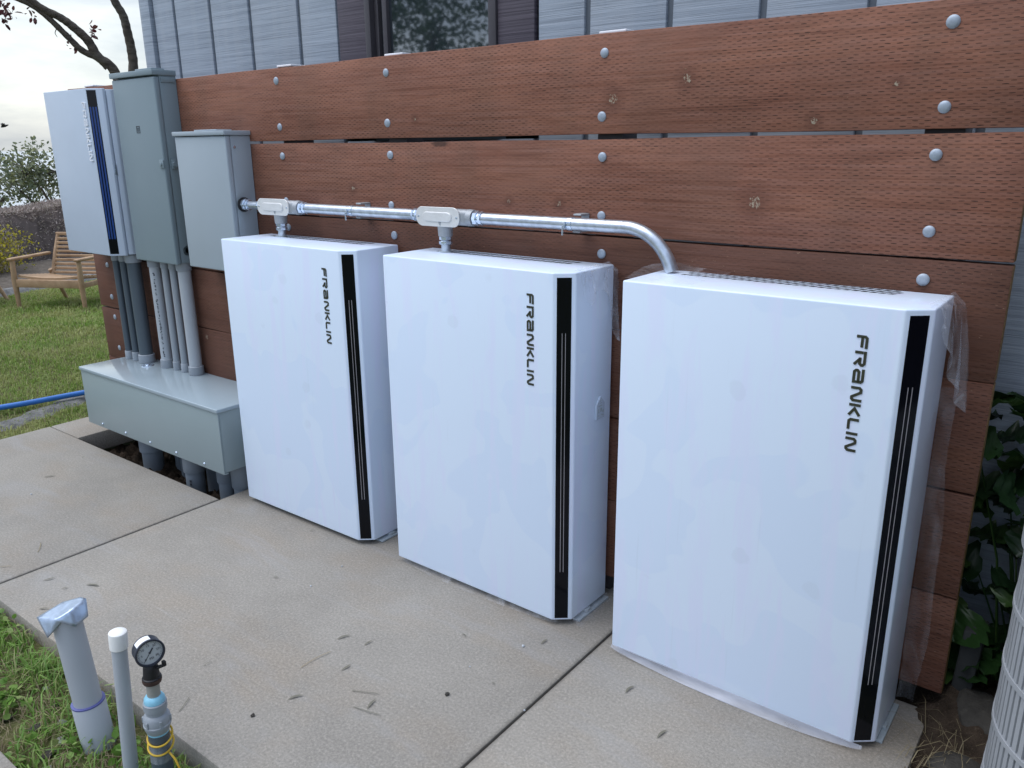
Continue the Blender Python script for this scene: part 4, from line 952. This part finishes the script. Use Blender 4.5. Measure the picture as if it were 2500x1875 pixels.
for c, n, s in [((-3.812, .675, 2.285), 7, .016), ((-3.79, .68, 2.245), 4, .010), ((-3.868, .56, 2.19), 7, .014), ((-3.925, .39, 2.36), 9, .022), ((-3.93, .36, 2.45), 7, .02), ((-3.988, .240, 2.392), 9, .018), ((-3.985, .256, 2.355), 9, .018), ((-3.978, .275, 2.348), 5, .012), ((-3.998, .238, 2.302), 8, .013), ((-4.00, .225, 2.34), 7, .018), ((-4.02, .12, 2.66), 14, .06), ((-4.12, -.05, 2.31), 5, .02)]: sprig(c, n, s)
for _ in range(420):
    q = np.array(L(-3.95 + RNG.normal() * .35, .1 + RNG.normal() * .45, 3.3 + RNG.normal() * .25)); tw.append(q)
leafcards(np.array(tw), (.028, .055), 'crown', M['plum'], pt, aspect=.5)

# bird far off over the sea
bd = thing('bird', tuple(CAMLOC + (cf + cr * ((10 - 1250) / 1970.4) + cu * ((937.5 - 309) / 1970.4)).normalized() * 30), 'small dark bird flying over the sea at the left edge', 'bird')
bm_ = MB().tube([(-.09, 0, 0), (-.05, 0, .01), (.03, 0, .012), (.10, 0, .02), (.135, 0, .025)], [.012, .032, .036, .022, .006], 10)
bm_.add([(-.05, .02, .02), (.05, .02, .02), (.03, .17, .10), (-.02, .30, .02), (-.05, .16, .09), (-.05, -.02, .02), (.05, -.02, .02), (.03, -.17, .10), (-.02, -.30, .02), (-.05, -.16, .09), (-.09, .01, 0), (-.09, -.01, 0), (-.16, .03, 0), (-.16, -.03, 0)], [(0, 1, 2, 4), (4, 2, 3), (6, 5, 9, 7), (7, 9, 8), (10, 11, 13, 12)])
bm_.build('body', M['black'], bd); bd.rotation_euler = (0, R(-12), R(60))

# garden trees behind the photographer (seen only as reflections in the window)
for i, (x, y, s) in enumerate([(-5.0, -9.0, 1.25), (-8.6, -7.6, 1.35), (-2.4, -11.5, 1.45)]):
    crown_tree('garden_tree', ['leafy green tree standing across the lawn', 'taller leafy green tree beside the lawn', 'leafy green tree farthest across the lawn'][i], 'tree', (x, y, -.07), 'garden trees opposite the house',
               [([(0, 0, -.1), (.1, 0, 1.5), (0, .1, 3.0)], (.16, .07))] + [([(0, .05, 1.9), (sn(k * 1.6) * .6, math.cos(k * 1.6) * .6, 2.8), (sn(k * 1.6) * 1.1, math.cos(k * 1.6) * 1.1, 3.6)], (.07, .02)) for k in range(4)],
               [((0, 0, 3.6 * s), (1.6, 1.6, 1.1)), ((1.3, .2, 3.0 * s), (1.2, 1.2, .9)), ((-1.3, .1, 3.1 * s), (1.2, 1.2, .9)), ((.1, 1.2, 2.5 * s), (1.2, 1.0, .9)), ((-.1, -1.0, 2.6 * s), (1.2, 1., .9)), ((0, 0, 4.6 * s), (1.1, 1.1, .9))], 6500, (.07, .14), M['tree'], 20 + i, 1.0)

# ================================================================== RIGHT SIDE
# air-conditioner condenser, rounded corner of its louvred jacket in view
ac = thing('condenser_unit', (2.16, -.12, 0), 'pale grey air-conditioner condenser with vertical fins, at the right edge', 'air conditioner')
AR, AS, AH = .24, .375, .74
def acpath(off, n=14):
    P = []
    for q in range(4):
        cx0, cy0 = ((1, 1), (-1, 1), (-1, -1), (1, -1))[q]
        for k in range(n + 1):
            a = R(90 * q + 90 * k / n); P.append(((AS - AR) * cx0 + (AR + off) * math.cos(a), (AS - AR) * cy0 + (AR + off) * sn(a)))
    return P
def resample(P, step):
    Q = [Vector(p) for p in P] + [Vector(P[0])]; o = []; acc = 0
    for a, b_ in zip(Q[:-1], Q[1:]):
        l = (b_ - a).length
        if l < 1e-6: continue
        d = (b_ - a) / l
        while acc < l: o.append((a + d * acc, d)); acc += step
        acc -= l
    return o
fin = MB()
for p, d in resample(acpath(-.004), .0185):
    nn = Vector((d.y, -d.x)); w = .0082
    vs = []
    for z in (.06, AH - .04):
        for (a, b_) in ((-w, -.012), (w, -.012), (w * .75, .006), (-w * .75, .006)): q = p + d * a + nn * b_; vs.append((q.x, q.y, z))
    fin.add(vs, [(3, 2, 1, 0), (4, 5, 6, 7), (0, 1, 5, 4), (1, 2, 6, 5), (2, 3, 7, 6), (3, 0, 4, 7)])
fin.build('louvre_fins', M['acpaint'], ac)
rg_ = MB()
def loop(z0, z1, o0, o1, mb):
    A, B = acpath(o0), acpath(o1); n = len(A); vs = [(x, y, z0) for x, y in A] + [(x, y, z0) for x, y in B] + [(x, y, z1) for x, y in A] + [(x, y, z1) for x, y in B]; fs = []
    for i in range(n):
        j = (i + 1) % n; fs += [(i, j, n + j, n + i), (2 * n + i, 3 * n + i, 3 * n + j, 2 * n + j), (n + i, n + j, 3 * n + j, 3 * n + i), (i, 2 * n + i, 2 * n + j, j)]
    mb.add(vs, fs)
for z in (.12, .265, .41, .555): loop(z - .006, z + .006, -.006, .0048, rg_)
rg_.build('band_rings', M['acpaint'], ac, 50)
cs = MB(); loop(0, .06, -.03, .008, cs); loop(AH - .04, AH, -.03, .010, cs); cs.prism(acpath(.006), AH + .0005, AH + .012, 'z'); cs.build('casing', M['acpaint'], ac, 50)
ins = MB(); loop(.05, AH - .04, -.05, -.0105, ins); ins.build('inner_jacket', M['acpaint'], ac, 50)
tag(MB().box((1.70, -.62, -.10), (2.62, .29, -.001), .01, 2).build('concrete_pad', M['concrete']), 'concrete pad under the condenser', 'pad') if False else None

# leafy plant between the wall end and the house
pl = thing('leafy_plant', (1.80, .17, .04), 'dark green broad-leaved plant between the wooden wall end and the condenser', 'plant')
V = []; F = []; stm = MB()
def bigleaf(base, tip, size, roll):
    base, tip = Vector(base), Vector(tip); d = (tip - base).normalized(); s = d.cross(Vector((0, 0, 1)))
    s = (s if s.length > .05 else Vector((1, 0, 0))).normalized(); nn = s.cross(d); s = s * math.cos(roll) + nn * sn(roll); nn = s.cross(d); i0 = len(V); n = 10; Ln = (tip - base).length
    for i in range(n + 1):
        t_ = i / n; w = size * (sn(math.pi * min(1, t_ * .96 + .04)) ** .8) * (1 + .22 * sn(t_ * 22)); droop = -nn * (Ln * .25 * t_ * t_)
        c = base + d * Ln * t_ + droop
        for k, q in enumerate((-1, -.5, 0, .5, 1)): V.append(tuple(c + s * w * q * .5 + nn * (w * .16 * abs(q) + .008 * sn(t_ * 18 + q * 3))))
        if i:
            for k in range(4): F.append((i0 + (i - 1) * 5 + k, i0 + i * 5 + k, i0 + i * 5 + k + 1, i0 + (i - 1) * 5 + k + 1))
for k in range(88):
    a = RNG.uniform(0, 2 * np.pi); z = RNG.uniform(.04, .86); r0 = RNG.uniform(.03, .14); rr = r0 + RNG.uniform(.06, .12)
    bx_, by_ = math.cos(a), sn(a) * .55
    p = (bx_ * r0 * 1.4, by_ * r0, z); q = (bx_ * rr * 1.4, by_ * rr, z + RNG.uniform(-.06, .05))
    bigleaf(p, q, RNG.uniform(.09, .16), RNG.uniform(-.5, .5)); 
    if k % 3 == 0: stm.tube([(bx_ * .03, by_ * .03, -.06), (bx_ * r0 * .7, by_ * r0 * .7, z * .55), p], [.005, .0035, .002], 6)
raw('foliage', V, F, M['fig'], pl, True); stm.build('stem', M['fig'], pl)
rock('fieldstone', (1.745, .02, .045), (.075, .10, .05), M['stone'], 'flat grey fieldstone on the soil beside the condenser', 'stone', 'stones at the right wall end', 4)
rock('fieldstone', (1.735, -.20, .005), (.07, .075, .035), M['stone'], 'low brown-grey stone at the corner of the patio slab', 'stone', 'stones at the right wall end', 9)
tag(MB().box((1.655, .055, -.05), (1.705, .15, .345), .006, 2).build('concrete_block', M['block'], None), 'upright grey block leaning behind the right end of the wooden wall', 'block').rotation_euler = (0, R(3), 0)
tag(blades(0, np.stack([RNG.uniform(1.61, 1.75, 90), RNG.uniform(-.32, .06, 90)], -1), lambda x, y: .01, (.02, .10), (.001, .0025), 3.0, 'dry_grass', M['straw']), kind='stuff')

# ================================================================== FOREGROUND PIPES
def vaxis(base, top): base, top = Vector(base), Vector(top); return base, (top - base).normalized(), (top - base).length
# 1: thick pipe with taped mouth
b0, ax, Lp = vaxis((-.208, -1.41, -.10), (-.232, -1.428, .345))
p1_ = thing('taped_pipe', b0, 'thick grey pipe with duct tape over its mouth, standing in the grass strip', 'pipe')
MB().tube([ax * .14, ax * Lp], .0365, 28).build('pipe', M['pvc'], p1_)
cl = MB().lathe([(0, .043), (.165, .043), (.168, .041)], (0, 0, 0), ax, 28).build('lower_socket', M['pvc'], p1_)
MB().lathe([(.1655, .0433), (.1695, .0434), (.1705, .039), (.1705, .0368)], (0, 0, 0), ax, 28).build('primer_ring', M['purple'], cl)
ah = (Vector((cf.x, cf.y, 0)).normalized()); mouth = ax * Lp
TP = [mouth + (cr * x + ah * a_ + Vector((0, 0, z))) * .98 for x, a_, z in [(0, 0, .010), (-.074, -.006, -.012), (-.024, .036, .009), (.024, .042, .021), (.046, .030, .024), (.034, -.028, .021), (-.022, -.056, -.042), (.060, .002, -.013), (.044, -.036, -.021), (.030, .046, -.030), (-.028, .044, -.026), (.0, -.046, .004), (.010, .012, .016), (-.034, -.026, -.004)]]
TF = [(0, 1, 2), (0, 2, 12), (2, 3, 12), (12, 3, 4), (12, 4, 5), (0, 12, 5), (0, 5, 11), (0, 11, 13), (0, 13, 1), (1, 13, 6), (13, 11, 6), (11, 5, 6), (5, 4, 7), (5, 7, 8), (5, 8, 11), (3, 2, 10), (3, 10, 9), (4, 3, 9), (4, 9, 7)]
V = [tuple(p) for p in TP]; F = TF
tp = raw('duct_tape', V, F, M['tape'], p1_, False)
sb = tp.modifiers.new('crumple', 'SUBSURF'); sb.subdivision_type = 'SIMPLE'; sb.levels = sb.render_levels = 2
so = tp.modifiers.new('thick', 'SOLIDIFY'); so.thickness = .0012
# 2: slim pipe with white cap
b0, ax, Lp = vaxis((-.012, -1.425, -.12), (.012, -1.408, .352))
p2_ = thing('capped_pipe', b0, 'slim grey pipe with a white cap, between the taped pipe and the gauge', 'pipe')
MB().tube([Vector((0, 0, 0)), ax * Lp], .0185, 24).build('pipe', M['pvc'], p2_)
MB().lathe([(0, .0212), (.001, .0220), (.040, .0222), (.0445, .0212), (.047, .018), (.048, .008)], ax * (Lp - .025), ax, 28).build('cap', M['pvcwhite'], p2_)
# 3: pipe with union and pressure gauge
b0, ax, Lp = vaxis((.086, -1.386, -.12), (.097, -1.378, .335))
p3_ = thing('gauge_pipe', b0, 'dark grey pipe carrying a round black pressure gauge, rightmost of the foreground pipes', 'pressure gauge')
A = lambda z: ax * (z + .12)
MB().tub8([A(-.12), A(.108)], .0315, 26).build('pipe', M['pvcdark'], p3_)
MB().tub8([A(.018), A(.068)], .0321, 26).build('clear_tape', M['tapeclear'], p3_)
un = MB().lat8([(0, .031), (.004, .034), (.016, .0385), (.020, .0385), (.021, .0405), (.025, .0405), (.026, .0385), (.045, .0385), (.052, .033), (.054, .029), (.066, .029), (.068, .034), (.086, .034), (.088, .031)], A(.103), ax, 30).build('union', M['pvcmid'], p3_)
for k in range(6):
    a = R(60 * k + 10); q = (cr * math.cos(a) + ax.cross(cr) * sn(a)); MB().box((-.002, -.0032, 0), (.003, .0032, .017), .001, 1, Matrix.Translation(A(.130) + q * .0320) @ q.to_track_quat('X', 'Z').to_matrix().to_4x4()).build('grip_rib', M['pvcmid'], un)
MB().lat8([(0, .0285), (.001, .0305), (.010, .0300), (.017, .0245), (.019, .0195)], A(.1905), ax, 26).build('primer_ring', M['primer'], un)
MB().lat8([(-.004, .0315), (.002, .0318), (.005, .0312)], A(.1035), ax, 26).build('primer_ring', M['primer'], un)
MB().tub8([A(.19), A(.262)], .0192, 24).build('riser', simple('beige_grey_pvc', (.30, .30, .27), .5), p3_)
el = MB().lat8([(0, .026), (.003, .0275), (.012, .0275), (.014, .024), (.040, .0215), (.050, .018), (.056, .012)], A(.250), ax, 26).build('reducer', M['black'], p3_)
MB().lat8([(-.002, .0262), (.004, .0282), (.010, .0282)], A(.2495), ax, 26).build('rim', M['rust'], el)
# gauge: face tilted up towards the viewer's right
gc = A(.335); gn = (Vector((.91, -.42, .06)) + cr * .30).normalized()
gu = (Vector((0, 0, 1)) - gn * gn.z).normalized(); gu = (gu - cr * .0).normalized(); gr = gu.cross(gn).normalized()
gr, gu = (gr * math.cos(R(8)) + gu * sn(R(8))), (gu * math.cos(R(8)) - gr * sn(R(8)))
gs = MB().lat8([(-.025, .030), (-.0235, .039), (-.020, .041), (.0083, .041), (.0092, .0432), (.0133, .0432), (.0146, .041), (.0138, .0375), (.0083, .0370)], gc, gn, 40).build('gauge_case', M['gaugecase'], p3_, 40)
MB().tub8([A(.300), gc - gn * .010 - gu * .028], [.011, .013], 14).build('gauge_neck', M['black'], p3_)
MB().tub8([A(.286) + cr * .010, A(.298) + cr * .032 + gn * .006], [.0065, .0045], 10).box((-.004, -.004, -.006), (.006, .004, .008), .001, 1, Matrix.Translation(A(.300) + cr * .034)).build('bleed_valve', M['black'], p3_)
MB().lat8([(.0070, .0368), (.0086, .0368)], gc, gn, 40).build('dial', M['dial'], gs)
dm = MB()
def dq(x, y, ang_, l, w, lift=.0090):
    d = (gr * math.cos(ang_) + gu * sn(ang_)); s = gn.cross(d); c = gc + gn * lift + gr * x + gu * y
    dm.add([tuple(c - s * w), tuple(c + d * l - s * w), tuple(c + d * l + s * w), tuple(c + s * w)], [(0, 1, 2, 3)])
for k in range(31):
    a = R(225 - 270 * k / 30); big = k % 5 == 0; r0 = .0238 if big else .0255; dq(r0 * math.cos(a), r0 * sn(a), a, .0288 - r0, .0006 if big else .0004)
na = R(225 - 270 * 0.0); na = R(225)
dq(0.0, 0.0, na, .025, .0008, .0098); dq(0, 0, na + math.pi, .0135, .0019, .0098)
dm.lat8([(.0086, .0035), (.0106, .0030)], gc, gn, 16)
dm.build('dial_marks', M['ink'], gs, None)
rotm = Matrix((( gr.x, gu.x, gn.x), (gr.y, gu.y, gn.y), (gr.z, gu.z, gn.z))).to_4x4()
def dial_text(s, x, y, size, rot=0.):
    cu_ = bpy.data.curves.new('dial_number', 'FONT'); cu_.body = s; cu_.size = size; cu_.align_x = 'CENTER'; cu_.align_y = 'CENTER'; cu_.extrude = .0001
    o = bpy.data.objects.new('dial_number', cu_); dg = bpy.context.evaluated_depsgraph_get()
    me = bpy.data.meshes.new_from_object(o); bpy.data.objects.remove(o); me.name = 'dial_number'; me.materials.clear(); me.materials.append(M['ink'])
    o = bpy.data.objects.new('dial_number', me); COL.objects.link(o); o.parent = gs
    o.matrix_local = Matrix.Translation(gc + gn * .0091 + gr * x + gu * y) @ rotm @ Matrix.Rotation(rot, 4, 'Z')
for i, s in enumerate(('0', '5', '10', '15', '20', '25', '30')):
    a = R(225 - 45 * i); dial_text(s, .0196 * math.cos(a), .0196 * sn(a), .0080)
dial_text('PSI', 0, -.0165, .0088)
# sticker wrapped over the top of the case
V = []; F = []
for i in range(11):
    a = R(100 - 30 + 6.2 * i); q = gr * math.cos(a) + gu * sn(a)
    for h in (-.018, .0085): V.append(tuple(gc + q * .0347 + gn * h * .83))
    if i: F.append((2 * i - 2, 2 * i, 2 * i + 1, 2 * i - 1))
raw('sticker', V, F, M['label'], gs, True)
# yellow tracer wire wound round the pipe
wp = []
q2 = ax.cross(cr).normalized(); q1 = q2.cross(ax)
for k in range(60):
    a = R(60 - 11 * k); wp.append(A(.098 - .0009 * k + .012 * sn(a - .6)) + (q1 * math.cos(a) + q2 * sn(a)) * (.0300 + .003 * sn(k * .23)))
wp += [A(.030) + cr * .044 - q2 * .02, A(.004) + cr * .064 - q2 * .03, A(-.04) + cr * .072 - q2 * .03, A(-.09) + cr * .075 - q2 * .03]
wr_ = thing('tracer_wire', b0, 'yellow wire wound round the dark pipe below the gauge', 'wire')
MB().tube(smooth_path(wp[::3] + wp[-3:], 5), .0027, 8).build('strand', M['yellow'], wr_, 60)

# ------------------------------------------------------------------ leaf litter, pebbles
LIT = [(0.031,-0.748,0.048,-0.709),(0.127,-0.719,0.129,-0.687),(0.166,-0.850,0.168,-0.812),(0.057,-0.914,0.068,-0.807),(0.147,-1.032,0.169,-0.994),(0.265,-0.894,0.337,-0.859),(0.323,-0.939,0.408,-0.920),(0.360,-0.922,0.350,-0.881),(0.334,-0.483,0.357,-0.491),(0.574,-0.377,0.577,-0.344),(-0.463,-0.632,-0.440,-0.621),(-0.649,-0.310,-0.642,-0.290),(0.567,-0.622,0.584,-0.623),(-1.127,-1.153,-1.113,-1.116),(-0.969,-1.072,-0.922,-1.048),(-1.013,-1.140,-1.002,-1.119),(-0.939,-1.247,-0.913,-1.226),(-0.058,-1.249,-0.090,-1.197),(-0.190,-1.088,-0.185,-1.062),(-2.157,-0.705,-2.129,-0.662),(-1.375,-1.066,-1.444,-1.025),(-2.261,-0.473,-2.267,-0.457),(0.909,-0.425,0.916,-0.383),(1.069,-0.536,1.077,-0.494),(-1.368,-1.206,-1.340,-1.179)]
TW = {3, 5, 6, 17, 18, 20, 24}
for i, (x0, y0, x1, y1) in enumerate(LIT):
    a, b_ = Vector((x0, y0, .003)), Vector((x1, y1, .005)); d = b_ - a; s = Vector((-d.y, d.x, 0)).normalized()
    twig = i in TW; w = .0012 if twig else min(.0042, d.length * .085)
    bow = random.uniform(-.12, .12) * d.length; V = []; F = []; n = 8
    for k in range(n + 1):
        t_ = k / n; c = a + d * t_ + s * bow * sn(math.pi * t_) + Vector((0, 0, .0012 * sn(math.pi * t_) - .0005)); ww = w * (1 if twig else sn(math.pi * (t_ * .94 + .03)) ** .8)
        V += [tuple(c - s * ww + Vector((0, 0, ww * .2))), tuple(c), tuple(c + s * ww + Vector((0, 0, ww * .2)))]
        if k: j = 3 * k; F += [(j - 3, j, j + 1, j - 2), (j - 2, j + 1, j + 2, j - 1)]
    o = raw('dry_twig' if twig else 'fallen_leaf', V, F, M['litter'] if i not in (3, 20, 24) else M['straw'], None, True)
    tag(o, 'thin dry twig or stem lying on the concrete patio' if twig else 'narrow dry leaf lying on the concrete patio', 'twig' if twig else 'leaf', 'dry twigs on the patio' if twig else 'fallen leaves on the patio')
for i, (x, y) in enumerate([(0.500,-0.740),(0.535,-0.419),(-0.301,-0.585),(-0.321,-0.422),(0.124,-1.134),(-1.990,-0.832),(0.467,-0.600),(0.719,-0.66)]):
    s = (.008, .006, .004, .004, .008, .005, .003, .004)[i]; rock('pebble', (x, y, s * .5), (s, s, s * .7), M['stone'] if i in (0, 4) else M['pvc'], 'dark pebble lying on the concrete patio' if i in (0, 4) else 'tiny white chip lying on the concrete patio', 'pebble', 'dark pebbles on the patio' if i in (0, 4) else 'white chips on the patio', 30 + i, 1)
for i, (x, y, s) in enumerate([(-.40, -1.50, .020), (-.37, -1.44, .014), (-.27, -1.52, .022), (-.30, -1.475, .018), (-.45, -1.42, .013), (-.22, -1.55, .017), (-.50, -1.53, .015), (-.55, -1.40, .012)]):
    rock('pebble', (x, y, gz(x, y) + s * .35), (s * 1.3, s, s * .6), M['chip'] if i % 2 else M['stone'], 'broken stone lying in the grass strip beside the taped pipe', 'pebble', 'stones in the grass strip', 60 + i, 1)
